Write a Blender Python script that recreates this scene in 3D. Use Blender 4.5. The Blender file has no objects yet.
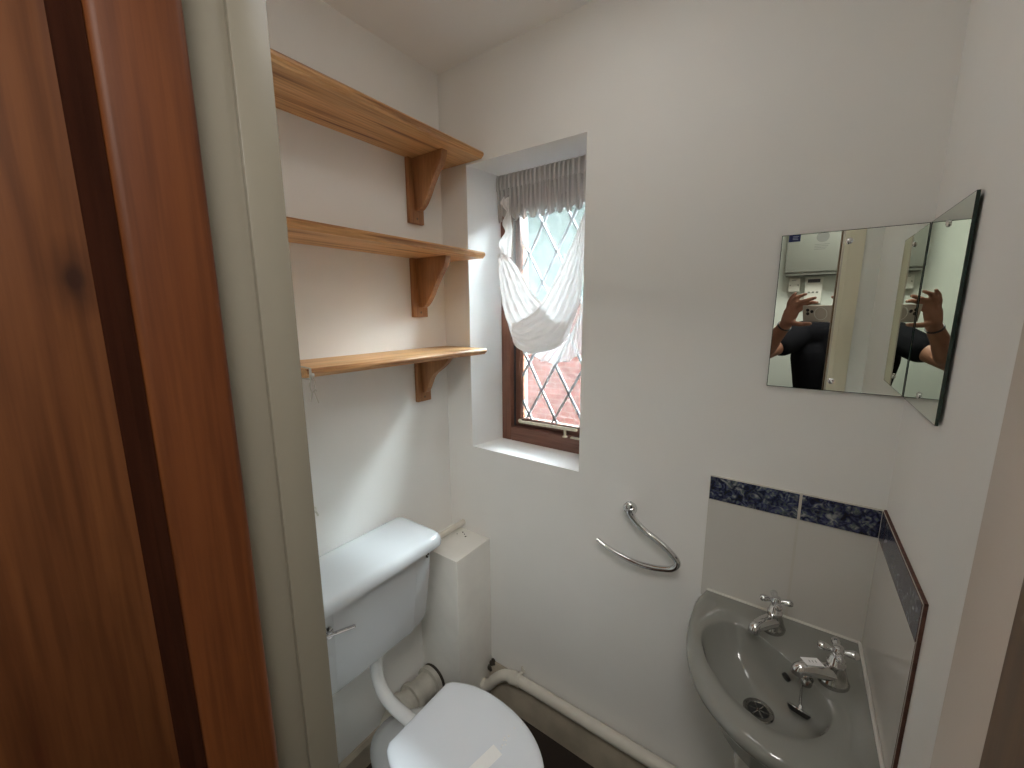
import bpy, bmesh, math, random
from mathutils import Vector, Matrix
random.seed(7)
PI = math.pi
S = bpy.context.scene
C = S.collection

# ------------------------------------------------------------------ helpers
def lin(h):
    h = h.lstrip('#')
    out = []
    for i in (0, 2, 4):
        c = int(h[i:i+2], 16) / 255
        out.append(c / 12.92 if c <= .04045 else ((c + .055) / 1.055) ** 2.4)
    return (*out, 1)

class NT:
    def __init__(s, name):
        s.m = bpy.data.materials.new(name); s.m.use_nodes = True
        s.t = s.m.node_tree; s.t.nodes.clear()
        s.out = s.t.nodes.new('ShaderNodeOutputMaterial')
    def n(s, kind, **kw):
        nd = s.t.nodes.new(kind)
        for k, v in kw.items():
            if k.startswith('i_'):
                nd.inputs[k[2:].replace('_', ' ')].default_value = v
            else: setattr(nd, k, v)
        return nd
    def l(s, a, ao, b, bi): s.t.links.new(a.outputs[ao], b.inputs[bi])

def mat(name, col, rough=.5, metal=0, bump=0, bscale=200, var=0, vscale=8, spec=.5, coat=0, col2=None):
    N = NT(name)
    p = N.n('ShaderNodeBsdfPrincipled')
    p.inputs['Base Color'].default_value = col
    p.inputs['Roughness'].default_value = rough
    p.inputs['Metallic'].default_value = metal
    p.inputs['Specular IOR Level'].default_value = spec
    p.inputs['Coat Weight'].default_value = coat
    tc = N.n('ShaderNodeTexCoord')
    if var:
        nz = N.n('ShaderNodeTexNoise', i_Scale=vscale, i_Detail=4)
        N.l(tc, 'Object', nz, 'Vector')
        r = N.n('ShaderNodeMix', data_type='RGBA')
        c2 = col2 or tuple(c * (1 - var) for c in col[:3]) + (1,)
        r.inputs[6].default_value = c2; r.inputs[7].default_value = col
        rp = N.n('ShaderNodeValToRGB'); rp.color_ramp.elements[0].position = .35; rp.color_ramp.elements[1].position = .65
        N.l(nz, 'Fac', rp, 'Fac'); N.l(rp, 'Color', r, 0); N.l(r, 2, p, 'Base Color')
    if bump:
        nb = N.n('ShaderNodeTexNoise', i_Scale=bscale, i_Detail=3)
        N.l(tc, 'Object', nb, 'Vector')
        b = N.n('ShaderNodeBump', i_Strength=bump, i_Distance=.002)
        N.l(nb, 'Fac', b, 'Height'); N.l(b, 'Normal', p, 'Normal')
    N.l(p, 0, N.out, 0)
    return N.m

def wood(name, light, mid, dark, axis, scale=1, rough=.45, streak=.62, knots=(), coat=0, off=0, spec=.5):
    N = NT(name)
    p = N.n('ShaderNodeBsdfPrincipled', i_Roughness=rough)
    p.inputs['Coat Weight'].default_value = coat; p.inputs['Specular IOR Level'].default_value = spec
    tc = N.n('ShaderNodeTexCoord')
    mp = N.n('ShaderNodeMapping')
    sc = [1, 1, 1]; sc['xyz'.index(axis)] = .045
    mp.inputs['Scale'].default_value = [v * scale for v in sc]
    mp.inputs['Location'].default_value = (off, off * .7, off * 1.3)
    N.l(tc, 'Object', mp, 'Vector')
    src = mp
    n1 = N.n('ShaderNodeTexNoise', i_Scale=42, i_Detail=5, i_Distortion=.6)
    N.l(mp, 'Vector', n1, 'Vector')
    n2 = N.n('ShaderNodeTexNoise', i_Scale=160, i_Detail=2)
    N.l(mp, 'Vector', n2, 'Vector')
    n3 = N.n('ShaderNodeTexNoise', i_Scale=14, i_Detail=2)
    N.l(mp, 'Vector', n3, 'Vector')
    r1 = N.n('ShaderNodeValToRGB')
    e = r1.color_ramp.elements
    e[0].position = .3; e[0].color = light; e[1].position = .72; e[1].color = mid
    N.l(n1, 'Fac', r1, 'Fac')
    r2 = N.n('ShaderNodeValToRGB')
    e = r2.color_ramp.elements
    e[0].position = streak; e[0].color = (0, 0, 0, 1); e[1].position = streak + .12; e[1].color = (1, 1, 1, 1)
    N.l(n1, 'Fac', r2, 'Fac')
    mx = N.n('ShaderNodeMix', data_type='RGBA')
    N.l(r2, 'Color', mx, 0); N.l(r1, 'Color', mx, 6); mx.inputs[7].default_value = dark
    m2 = N.n('ShaderNodeMix', data_type='RGBA', blend_type='MULTIPLY')
    m2.inputs[0].default_value = .55
    r3 = N.n('ShaderNodeValToRGB')
    r3.color_ramp.elements[0].color = (.55, .5, .45, 1); r3.color_ramp.elements[0].position = .35
    r3.color_ramp.elements[1].position = .6
    N.l(n2, 'Fac', r3, 'Fac'); N.l(mx, 2, m2, 6); N.l(r3, 'Color', m2, 7)
    m3 = N.n('ShaderNodeMix', data_type='RGBA', blend_type='MULTIPLY')
    m3.inputs[0].default_value = .5
    r4 = N.n('ShaderNodeValToRGB')
    r4.color_ramp.elements[0].color = (.62, .52, .45, 1); r4.color_ramp.elements[0].position = .3
    r4.color_ramp.elements[1].position = .65
    N.l(n3, 'Fac', r4, 'Fac'); N.l(m2, 2, m3, 6); N.l(r4, 'Color', m3, 7)
    last = m3
    for (kx, ky, kz, sx, sy, sz) in knots:
        sub = N.n('ShaderNodeVectorMath', operation='SUBTRACT'); sub.inputs[1].default_value = (kx, ky, kz)
        N.l(tc, 'Object', sub, 0)
        ml = N.n('ShaderNodeVectorMath', operation='MULTIPLY'); ml.inputs[1].default_value = (1 / sx, 1 / sy, 1 / sz)
        N.l(sub, 0, ml, 0)
        ln = N.n('ShaderNodeVectorMath', operation='LENGTH'); N.l(ml, 0, ln, 0)
        nk = N.n('ShaderNodeTexNoise', i_Scale=25); N.l(tc, 'Object', nk, 'Vector')
        ad = N.n('ShaderNodeMath', operation='ADD'); N.l(ln, 'Value', ad, 0); N.l(nk, 'Fac', ad, 1)
        rk = N.n('ShaderNodeValToRGB')
        el = rk.color_ramp.elements
        el[0].position = .3; el[0].color = (1, 1, 1, 1); el[1].position = .95; el[1].color = (0, 0, 0, 1)
        el2 = el.new(.5); el2.color = (.45, .45, .45, 1)
        dv = N.n('ShaderNodeMath', operation='MULTIPLY'); dv.inputs[1].default_value = .36
        N.l(ad, 0, dv, 0); N.l(dv, 0, rk, 'Fac')
        mk = N.n('ShaderNodeMix', data_type='RGBA')
        N.l(rk, 'Color', mk, 0); N.l(last, 2, mk, 6); mk.inputs[7].default_value = tuple(c * .28 for c in dark[:3]) + (1,)
        last = mk
    N.l(last, 2, p, 'Base Color')
    b = N.n('ShaderNodeBump', i_Strength=.15, i_Distance=.001)
    N.l(n1, 'Fac', b, 'Height'); N.l(b, 'Normal', p, 'Normal')
    N.l(p, 0, N.out, 0)
    return N.m

def B(): return bmesh.new()

def merge(bm, t, mi=0):
    for f in t.faces: f.material_index = mi
    me = bpy.data.meshes.new('tmp'); t.to_mesh(me); t.free()
    bm.from_mesh(me); bpy.data.meshes.remove(me)
    return bm

def box(bm, x0, x1, y0, y1, z0, z1, bev=0, mi=0, seg=2):
    t = bmesh.new()
    bmesh.ops.create_cube(t, size=1)
    for v in t.verts:
        v.co = Vector((x0 + (x1 - x0) * (v.co.x + .5), y0 + (y1 - y0) * (v.co.y + .5), z0 + (z1 - z0) * (v.co.z + .5)))
    if bev:
        bmesh.ops.bevel(t, geom=list(t.edges), offset=bev, segments=seg, profile=.5, affect='EDGES')
    return merge(bm, t, mi)

def obox(bm, c, ax, size, bev=0, mi=0, seg=2):
    """box of given size centred at c with axes ax (three unit vectors)"""
    t = bmesh.new()
    bmesh.ops.create_cube(t, size=1)
    for v in t.verts: v.co = Vector((v.co.x * size[0], v.co.y * size[1], v.co.z * size[2]))
    if bev:
        bmesh.ops.bevel(t, geom=list(t.edges), offset=bev, segments=seg, profile=.5, affect='EDGES')
    for v in t.verts:
        v.co = Vector(c) + ax[0] * v.co.x + ax[1] * v.co.y + ax[2] * v.co.z
    return merge(bm, t, mi)

def loft(bm, rings, closed=True, cap0=True, cap1=True, mi=0):
    t = bmesh.new()
    R = [[t.verts.new(p) for p in r] for r in rings]
    n = len(R[0])
    for a, b in zip(R, R[1:]):
        for i in range(n if closed else n - 1):
            j = (i + 1) % n
            t.faces.new((a[i], a[j], b[j], b[i]))
    if closed and cap0: t.faces.new(list(reversed(R[0])))
    if closed and cap1: t.faces.new(R[-1])
    bmesh.ops.recalc_face_normals(t, faces=list(t.faces))
    return merge(bm, t, mi)

def tube(bm, pts, r, n=12, mi=0, cap=True):
    pts = [Vector(p) for p in pts]
    rs = r if isinstance(r, (list, tuple)) else [r] * len(pts)
    tan = []
    for i in range(len(pts)):
        a = pts[max(0, i - 1)]; b = pts[min(len(pts) - 1, i + 1)]
        tan.append((b - a).normalized())
    ref = Vector((0, 0, 1)) if abs(tan[0].z) < .9 else Vector((1, 0, 0))
    u = (ref - tan[0] * ref.dot(tan[0])).normalized()
    rings = []
    for p, t, rr in zip(pts, tan, rs):
        u = (u - t * u.dot(t)).normalized(); w = t.cross(u)
        rings.append([p + (u * math.cos(2 * PI * k / n) + w * math.sin(2 * PI * k / n)) * rr for k in range(n)])
    return loft(bm, rings, True, cap, cap, mi)

def spline(pts, n=8):
    """Catmull-Rom through pts"""
    P = [Vector(p) for p in pts]; P = [P[0] * 2 - P[1]] + P + [P[-1] * 2 - P[-2]]
    out = []
    for i in range(1, len(P) - 2):
        for k in range(n):
            t = k / n
            a, b, c, d = P[i-1:i+3]
            out.append(.5 * ((2 * b) + (c - a) * t + (2 * a - 5 * b + 4 * c - d) * t * t + (3 * b - a - 3 * c + d) * t ** 3))
    out.append(P[-2])
    return out

def lathe(bm, prof, o=(0, 0, 0), ax=None, n=24, mi=0):
    """prof: [(r, h)] about axis; ax = direction"""
    d = Vector(ax or (0, 0, 1)).normalized()
    ref = Vector((1, 0, 0)) if abs(d.x) < .9 else Vector((0, 1, 0))
    u = (ref - d * ref.dot(d)).normalized(); w = d.cross(u); o = Vector(o)
    rings = [[o + d * h + (u * math.cos(2 * PI * k / n) + w * math.sin(2 * PI * k / n)) * max(r, 1e-5) for k in range(n)] for r, h in prof]
    return loft(bm, rings, True, True, True, mi)

def prism(bm, poly, axis, a, b, mi=0, bev=0):
    """poly: 2D points in the remaining axes (x,y,z order) extruded a..b along axis"""
    t = bmesh.new()
    def P(p, h):
        if axis == 'x': return (h, p[0], p[1])
        if axis == 'y': return (p[0], h, p[1])
        return (p[0], p[1], h)
    A = [t.verts.new(P(p, a)) for p in poly]; Bv = [t.verts.new(P(p, b)) for p in poly]
    t.faces.new(A); t.faces.new(list(reversed(Bv)))
    n = len(poly)
    for i in range(n): t.faces.new((A[i], Bv[i], Bv[(i+1) % n], A[(i+1) % n]))
    bmesh.ops.recalc_face_normals(t, faces=list(t.faces))
    if bev:
        bmesh.ops.bevel(t, geom=[e for e in t.edges], offset=bev, segments=2, profile=.5, affect='EDGES')
    return merge(bm, t, mi)

def ball(bm, c, r, mi=0, n=12):
    t = bmesh.new()
    bmesh.ops.create_uvsphere(t, u_segments=n * 2, v_segments=n, radius=1)
    rr = r if isinstance(r, (list, tuple)) else (r, r, r)
    for v in t.verts: v.co = Vector(c) + Vector((v.co.x * rr[0], v.co.y * rr[1], v.co.z * rr[2]))
    return merge(bm, t, mi)

def gridsurf(bm, G, mi=0):
    return loft(bm, G, False, False, False, mi)

def finish(me, ang=35, smooth=True):
    if smooth:
        for p in me.polygons: p.use_smooth = True
        me.set_sharp_from_angle(angle=math.radians(ang))

def wloc(o):
    v = Vector((0, 0, 0))
    while o is not None: v += o.location; o = o.parent
    return v

def obj(name, bm, mats, parent=None, loc=None, ang=35, smooth=True):
    me = bpy.data.meshes.new(name)
    base = wloc(parent) if parent else Vector(loc or (0, 0, 0))
    for v in bm.verts: v.co -= base
    bm.to_mesh(me); bm.free()
    if not isinstance(mats, (list, tuple)): mats = [mats]
    for m in mats: me.materials.append(m)
    finish(me, ang, smooth)
    o = bpy.data.objects.new(name, me); C.objects.link(o)
    if parent: o.parent = parent
    else: o.location = base
    return o

def thing(name, label, cat, loc, group=None):
    o = bpy.data.objects.new(name, None); C.objects.link(o); o.location = loc
    o.empty_display_size = .05
    return tag(o, label, cat, group)

def tag(o, label, cat, group=None):
    o['label'] = label; o['category'] = cat
    if group: o['group'] = group
    return o

def struct(o, label=None):
    o['kind'] = 'structure'
    if label: o['label'] = label
    return o

def rot2(p, a): return (p[0] * math.cos(a) - p[1] * math.sin(a), p[0] * math.sin(a) + p[1] * math.cos(a))

# ------------------------------------------------------------------ camera data (phone pose)
CAM = Vector((1.1059, -1.1203, 1.5515))
cr = Vector((.81468, .57989, -.00505)); cu = Vector((-.09693, .14475, .98471)); cf = Vector((-.57175, .80174, -.17414))

# ------------------------------------------------------------------ materials
M = {}
M['wall'] = mat('wall_paint', (.86, .845, .815, 1), .75, bump=.12, bscale=350, var=.03, vscale=3, spec=.3)
M['reveal'] = mat('white_reveal_paint', (.91, .91, .90, 1), .6, bump=.05, bscale=300)
M['ceil'] = mat('ceiling_paint', (.89, .88, .865, 1), .85, bump=.1, bscale=200)
M['hallwall'] = mat('hall_wall_paint', (.62, .65, .59, 1), .7)
M['trim'] = mat('gloss_trim_paint', (.26, .232, .18, 1), .35, bump=.05, bscale=120)
M['jamb'] = mat('warm_jamb_paint', (.56, .49, .42, 1), .5)
M['cream'] = mat('cream_gloss_paint', (.80, .73, .58, 1), .3, bump=.05, bscale=80)
M['boxing'] = mat('boxing_paint', (.86, .84, .79, 1), .45, bump=.04, bscale=60, var=.05, vscale=14)
M['skirt'] = mat('skirting_paint', (.52, .45, .35, 1), .4, var=.25, vscale=9)
M['carpet'] = mat('brown_carpet', (.045, .03, .022, 1), .95, bump=1, bscale=900, var=.5, vscale=300)
M['ceramic'] = mat('white_ceramic', (.58, .59, .60, 1), .08, coat=.3)
M['grey_ceramic'] = mat('grey_ceramic', (.26, .26, .237, 1), .12, coat=.4)
M['cistern'] = mat('cistern_plastic', (.56, .57, .58, 1), .25)
M['seat'] = mat('white_seat_plastic', (.83, .87, .93, 1), .18, coat=.2)
M['upvc'] = mat('white_pipe_plastic', (.78, .78, .77, 1), .25)
M['oldpipe'] = mat('aged_pipe_plastic', (.56, .53, .46, 1), .4, var=.25, vscale=20)
M['paintpipe'] = mat('painted_pipe', (.70, .66, .58, 1), .4, var=.1, vscale=12)
M['grime_and_shade'] = mat('grime_and_shade', (.06, .05, .04, 1), .9)
M['chrome'] = mat('chrome', (.72, .72, .72, 1), .09, metal=1)
M['darkchrome'] = mat('worn_chrome', (.52, .52, .50, 1), .16, metal=1, var=.3, vscale=60)
M['rust'] = mat('dull_screw', (.16, .10, .06, 1), .5, metal=.6)
M['rubber'] = mat('black_rubber', (.015, .015, .015, 1), .5)
M['paper'] = mat('white_paper', (.96, .96, .96, 1), .7, bump=.4, bscale=90)
M['tile'] = mat('white_glaze', (.66, .635, .59, 1), .12, coat=.2, bump=.03, bscale=25)
M['bisque'] = mat('red_bisque', (.13, .055, .038, 1), .85, var=.4, vscale=60)
M['sealant'] = mat('white_sealant', (.70, .68, .63, 1), .5)
M['grout'] = mat('grout', (.60, .57, .51, 1), .9)
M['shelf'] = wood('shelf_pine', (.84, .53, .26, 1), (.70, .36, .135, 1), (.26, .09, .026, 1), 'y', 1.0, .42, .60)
M['bracket'] = wood('bracket_pine_shaded', (.47, .23, .09, 1), (.34, .145, .05, 1), (.17, .06, .02, 1), 'z', 1.3, .45, .66)  # shelf pine darkened, as the brackets face away from the light
M['door'] = wood('door_stile_pine', (.16, .049, .013, 1), (.115, .032, .0085, 1), (.12, .03, .01, 1), 'z', .8, .5, .66, spec=.25)
M['doorpanel'] = wood('door_panel_pine', (.145, .050, .015, 1), (.088, .027, .008, 1), (.10, .027, .009, 1), 'z', .9, .5, .60,
                      knots=((0, -.117, 1.583, 1, .011, .022),), spec=.25, off=3.1)
M['doorrail'] = wood('door_rail_pine', (.36, .12, .036, 1), (.27, .08, .024, 1), (.12, .03, .01, 1), 'y', .8, .35, .66, coat=.15)
M['moulding'] = wood('groove_shade_moulding', (.036, .010, .004, 1), (.026, .007, .003, 1), (.014, .004, .002, 1), 'z', 1, .9, .7, spec=.08)  # groove shade put into the colour, far darker than the door wood
M['stain'] = wood('stained_jamb_wood', (.17, .09, .025, 1), (.12, .06, .017, 1), (.05, .022, .008, 1), 'z', 1, .5, .7)
M['frame'] = wood('mahogany_frame', (.22, .09, .052, 1), (.16, .06, .034, 1), (.06, .022, .014, 1), 'z', 1, .4, .66)
M['frame_h'] = wood('mahogany_rail', (.25, .12, .085, 1), (.16, .065, .045, 1), (.06, .025, .018, 1), 'x', 1.4, .5, .6)
M['seal'] = mat('dark_rubber_seal', (.03, .03, .035, 1), .5)
M['lead'] = mat('lead_came', (.60, .64, .68, 1), .5, metal=.1)
M['stay'] = mat('cream_paint_metal', (.74, .68, .52, 1), .45, var=.25, vscale=60)
M['mirror_edge'] = mat('mirror_edge_glass', (.012, .03, .022, 1), .12)
M['blue'] = mat('blue_label', (.012, .02, .11, 1), .4)
M['string'] = mat('frayed_string', (.55, .52, .46, 1), .9)
M['cab'] = mat('grey_cabinet_metal', (.17, .175, .15, 1), .45)
M['device'] = mat('white_device_plastic', (.68, .67, .60, 1), .4)
M['black'] = mat('black_plastic', (.012, .012, .014, 1), .3)
M['text'] = mat('dark_print', (.10, .10, .09, 1), .6)
M['skin'] = mat('skin', (.33, .155, .10, 1), .5, var=.12, vscale=40)
M['shirt'] = mat('black_cotton', (.008, .008, .010, 1), .95, bump=.3, bscale=120, spec=.08)
M['trousers'] = mat('dark_denim', (.03, .035, .05, 1), .9)
M['hair'] = mat('dark_hair', (.02, .014, .01, 1), .6)
M['phone'] = mat('phone_back', (.42, .37, .32, 1), .3)
M['phone_ring'] = mat('phone_ring_white', (.62, .58, .53, 1), .4)
M['brick'] = None

# mirror glass
N = NT('mirror_glass')
g = N.n('ShaderNodeBsdfGlossy', i_Roughness=0.0); g.inputs['Color'].default_value = (.80, .84, .79, 1)
N.l(g, 0, N.out, 0); M['mirror'] = N.m

# patterned border tile
N = NT('blue_border_glaze')
tc = N.n('ShaderNodeTexCoord')
nz = N.n('ShaderNodeTexNoise', i_Scale=62, i_Detail=2.5, i_Distortion=1.6); N.l(tc, 'Object', nz, 'Vector')
nz.inputs['Roughness'].default_value = .45
r1 = N.n('ShaderNodeValToRGB'); el = r1.color_ramp.elements
el[0].position = .36; el[0].color = (.010, .012, .032, 1); el[1].position = .70; el[1].color = (.36, .36, .36, 1)
for ps_, cl in ((.45, (.030, .036, .095, 1)), (.52, (.085, .095, .18, 1)), (.57, (.10, .135, .115, 1)), (.62, (.20, .215, .235, 1))):
    a = el.new(ps_); a.color = cl
N.l(nz, 'Fac', r1, 'Fac')
vo = N.n('ShaderNodeTexVoronoi', i_Scale=30, feature='DISTANCE_TO_EDGE'); N.l(tc, 'Object', vo, 'Vector')
r2 = N.n('ShaderNodeValToRGB'); el = r2.color_ramp.elements
el[0].position = 0; el[0].color = (.22, .22, .34, 1); el[1].position = .16; el[1].color = (1, 1, 1, 1)
N.l(vo, 'Distance', r2, 'Fac')
mx = N.n('ShaderNodeMix', data_type='RGBA', blend_type='MULTIPLY'); mx.inputs[0].default_value = .8
N.l(r1, 'Color', mx, 6); N.l(r2, 'Color', mx, 7)
p = N.n('ShaderNodeBsdfPrincipled', i_Roughness=.22); N.l(mx, 2, p, 'Base Color'); N.l(p, 0, N.out, 0)
M['border'] = N.m

# net curtain fabrics: thin, part see-through, part translucent
def fabric(name, clear, col=(.86, .85, .84, 1), back=.32):
    N = NT(name)
    tr = N.n('ShaderNodeBsdfTransparent'); df = N.n('ShaderNodeBsdfDiffuse'); tl = N.n('ShaderNodeBsdfTranslucent')
    df.inputs['Color'].default_value = col; tl.inputs['Color'].default_value = col
    m1 = N.n('ShaderNodeMixShader'); m1.inputs[0].default_value = back
    N.l(df, 0, m1, 1); N.l(tl, 0, m1, 2)
    tc = N.n('ShaderNodeTexCoord'); wv = N.n('ShaderNodeTexNoise', i_Scale=900)
    N.l(tc, 'Object', wv, 'Vector')
    mr = N.n('ShaderNodeMapRange'); mr.inputs['To Min'].default_value = 1 - clear - .05; mr.inputs['To Max'].default_value = min(1, 1 - clear + .05)
    N.l(wv, 'Fac', mr, 'Value')
    m2 = N.n('ShaderNodeMixShader'); N.l(mr, 0, m2, 0); N.l(tr, 0, m2, 1); N.l(m1, 0, m2, 2)
    N.l(m2, 0, N.out, 0)
    return N.m
M['sheer'] = fabric('sheer_net', .76, back=.07)
M['net'] = fabric('gathered_net', .02, (.90, .875, .865, 1), .17)
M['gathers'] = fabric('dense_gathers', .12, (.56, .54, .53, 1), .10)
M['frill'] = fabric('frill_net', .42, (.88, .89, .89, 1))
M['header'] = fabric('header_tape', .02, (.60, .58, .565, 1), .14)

# obscure leaded glass
N = NT('obscure_glass')
tc = N.n('ShaderNodeTexCoord')
vo = N.n('ShaderNodeTexNoise', i_Scale=170, i_Detail=2); N.l(tc, 'Object', vo, 'Vector')
rp = N.n('ShaderNodeValToRGB'); rp.color_ramp.elements[0].position = .57; rp.color_ramp.elements[1].position = .68
rp.color_ramp.elements[0].color = (0, 0, 0, 1); rp.color_ramp.elements[1].color = (.09, .09, .09, 1)
N.l(vo, 'Fac', rp, 'Fac')
tr = N.n('ShaderNodeBsdfTransparent'); tr.inputs['Color'].default_value = (.93, .96, .96, 1)
tl = N.n('ShaderNodeBsdfTranslucent'); tl.inputs['Color'].default_value = (.85, .88, .88, 1)
gl = N.n('ShaderNodeBsdfGlossy', i_Roughness=.1)
m1 = N.n('ShaderNodeMixShader'); N.l(rp, 'Color', m1, 0); N.l(tr, 0, m1, 1); N.l(tl, 0, m1, 2)
fr = N.n('ShaderNodeFresnel', i_IOR=1.3)
m2 = N.n('ShaderNodeMixShader'); N.l(fr, 0, m2, 0); N.l(m1, 0, m2, 1); N.l(gl, 0, m2, 2)
N.l(m2, 0, N.out, 0); M['glass'] = N.m

# outside brick
N = NT('red_brick')
tc = N.n('ShaderNodeTexCoord'); mp = N.n('ShaderNodeMapping'); mp.inputs['Rotation'].default_value = (PI / 2, 0, 0)
N.l(tc, 'Object', mp, 'Vector')
bk = N.n('ShaderNodeTexBrick', i_Scale=4.6); bk.inputs['Color1'].default_value = (.11, .026, .018, 1); bk.inputs['Color2'].default_value = (.085, .020, .014, 1)
bk.inputs['Mortar'].default_value = (.12, .07, .06, 1); bk.inputs['Mortar Size'].default_value = .018
N.l(mp, 0, bk, 'Vector')
p = N.n('ShaderNodeBsdfPrincipled', i_Roughness=.9); N.l(bk, 'Color', p, 'Base Color'); N.l(p, 0, N.out, 0)
M['brick'] = N.m
M['render'] = mat('pale_render', (.10, .122, .112, 1), .9, var=.1, vscale=6)
M['shade_eaves'] = mat('shade_eaves_paint', (.12, .115, .11, 1), .8)  # for the added eaves that shade the brick
M['paving'] = mat('grey_paving', (.13, .13, .13, 1), .9, var=.2, vscale=3)

# ------------------------------------------------------------------ room shell
W, H = 1.285, 2.35
FL = .014                      # right wall runs slightly out of square
YF = -.825                     # inner face of the wall the doorway is in
YH = -.93                      # its hall face
YHB = -2.05                    # far hall wall
XJ, XR = .515, 1.1885           # doorway jambs
DH = 2.02

bm = B(); box(bm, -1.2, 2.6, YHB - .1, .27, -.1, 0); struct(obj('floor', bm, M['carpet']))
bm = B(); box(bm, -1.2, 2.6, YHB - .1, .27, H, H + .1); struct(obj('ceiling', bm, M['ceil']))

# back wall with the splayed window recess
bm = B()
x0, x1, z0, z1 = -.1, 2.6, -.1, H + .1
fr_ = [(.122, 0, 1.0506), (.565, 0, 1.0506), (.565, 0, 2.0387), (.122, 0, 2.0387)]
bk_ = [(.150, .27, 1.040), (.545, .27, 1.040), (.545, .27, 2.043), (.150, .27, 2.043)]
fo = [(x0, 0, z0), (x1, 0, z0), (x1, 0, z1), (x0, 0, z1)]
bo = [(x0, .27, z0), (x1, .27, z0), (x1, .27, z1), (x0, .27, z1)]
V = [[bm.verts.new(p) for p in L] for L in (fo, fr_, bk_, bo)]
for i in range(4):
    j = (i + 1) % 4
    for a, b, mi in ((0, 1, 0), (1, 2, 1), (2, 3, 0), (3, 0, 0)):
        f = bm.faces.new((V[a][i], V[a][j], V[b][j], V[b][i])); f.material_index = mi
bmesh.ops.recalc_face_normals(bm, faces=list(bm.faces))
struct(obj('wall_back', bm, [M['wall'], M['reveal']], smooth=False))

bm = B(); box(bm, -.1, 0, YF, 0, 0, H); struct(obj('wall_left', bm, M['wall']))
bm = B()
prism(bm, [(W, 0), (W + FL * .825, YF), (2.6, YF), (2.6, 0)], 'z', 0, H)
struct(obj('wall_right', bm, M['wall']))
# wall with the doorway
bm = B()
box(bm, -.1, XJ - .02, YH, YF, 0, H); box(bm, XR + .02, 2.6, YH, YF, 0, H); box(bm, XJ - .02, XR + .02, YH, YF, DH + .02, H)
struct(obj('wall_front', bm, M['wall']))
# hall
bm = B(); box(bm, -1.2, 2.6, YHB - .1, YHB, 0, H); struct(obj('wall_hall', bm, M['hallwall']))
bm = B(); box(bm, -1.2, -1.1, YHB, YH, 0, H); box(bm, -1.1, -.1, YH, YH + .1, 0, H); struct(obj('wall_hall_left', bm, M['hallwall']))
bm = B(); box(bm, 2.5, 2.6, YHB, YH, 0, H); struct(obj('wall_hall_right', bm, M['hallwall']))

# door linings and architrave
bm = B()
box(bm, XJ - .02, XJ - .008, YH, YF + .002, 0, DH, .0015)
box(bm, XJ - .009, XJ, -.866, YF + .006, 0, DH, .002)
struct(obj('trim_1', bm, M['trim']), 'pale painted door lining with raised stop beside the pine door')
bm = B()
box(bm, XR, XR + .02, -.886, YF + .002, 0, DH, .003)
box(bm, XR + .004, XR + .060, YF, YF + .004, 0, DH + .06, .001, mi=1)
box(bm, XR + .016, XR + .019, YF + .003, YF + .0055, 0, DH + .06, .001, mi=1)
struct(obj('trim_2', bm, [M['jamb'], M['cream']]), 'cream painted door lining and architrave on the right of the doorway')
bm = B(); box(bm, XR - .004, XR + .02, YH - .012, -.886, 0, DH, .003)
struct(obj('trim_3', bm, M['stain']), 'dark brown wooden edge of the right door jamb')
bm = B(); box(bm, XJ - .02, XR + .02, YH, YF + .002, DH, DH + .02, .002); struct(obj('trim_4', bm, M['trim']))

# baseboards
bm = B(); prism(bm, [(0, 0), (-.018, 0), (-.018, .145), (-.006, .163), (0, .163)], 'x', .2, 1.28)
struct(obj('baseboard_back', bm, M['skirt']))
bm = B(); prism(bm, [(0, 0), (.016, 0), (.016, .08), (.006, .094), (0, .094)], 'y', YF, -.187)
struct(obj('baseboard_left', bm, M['skirt']))

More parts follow.
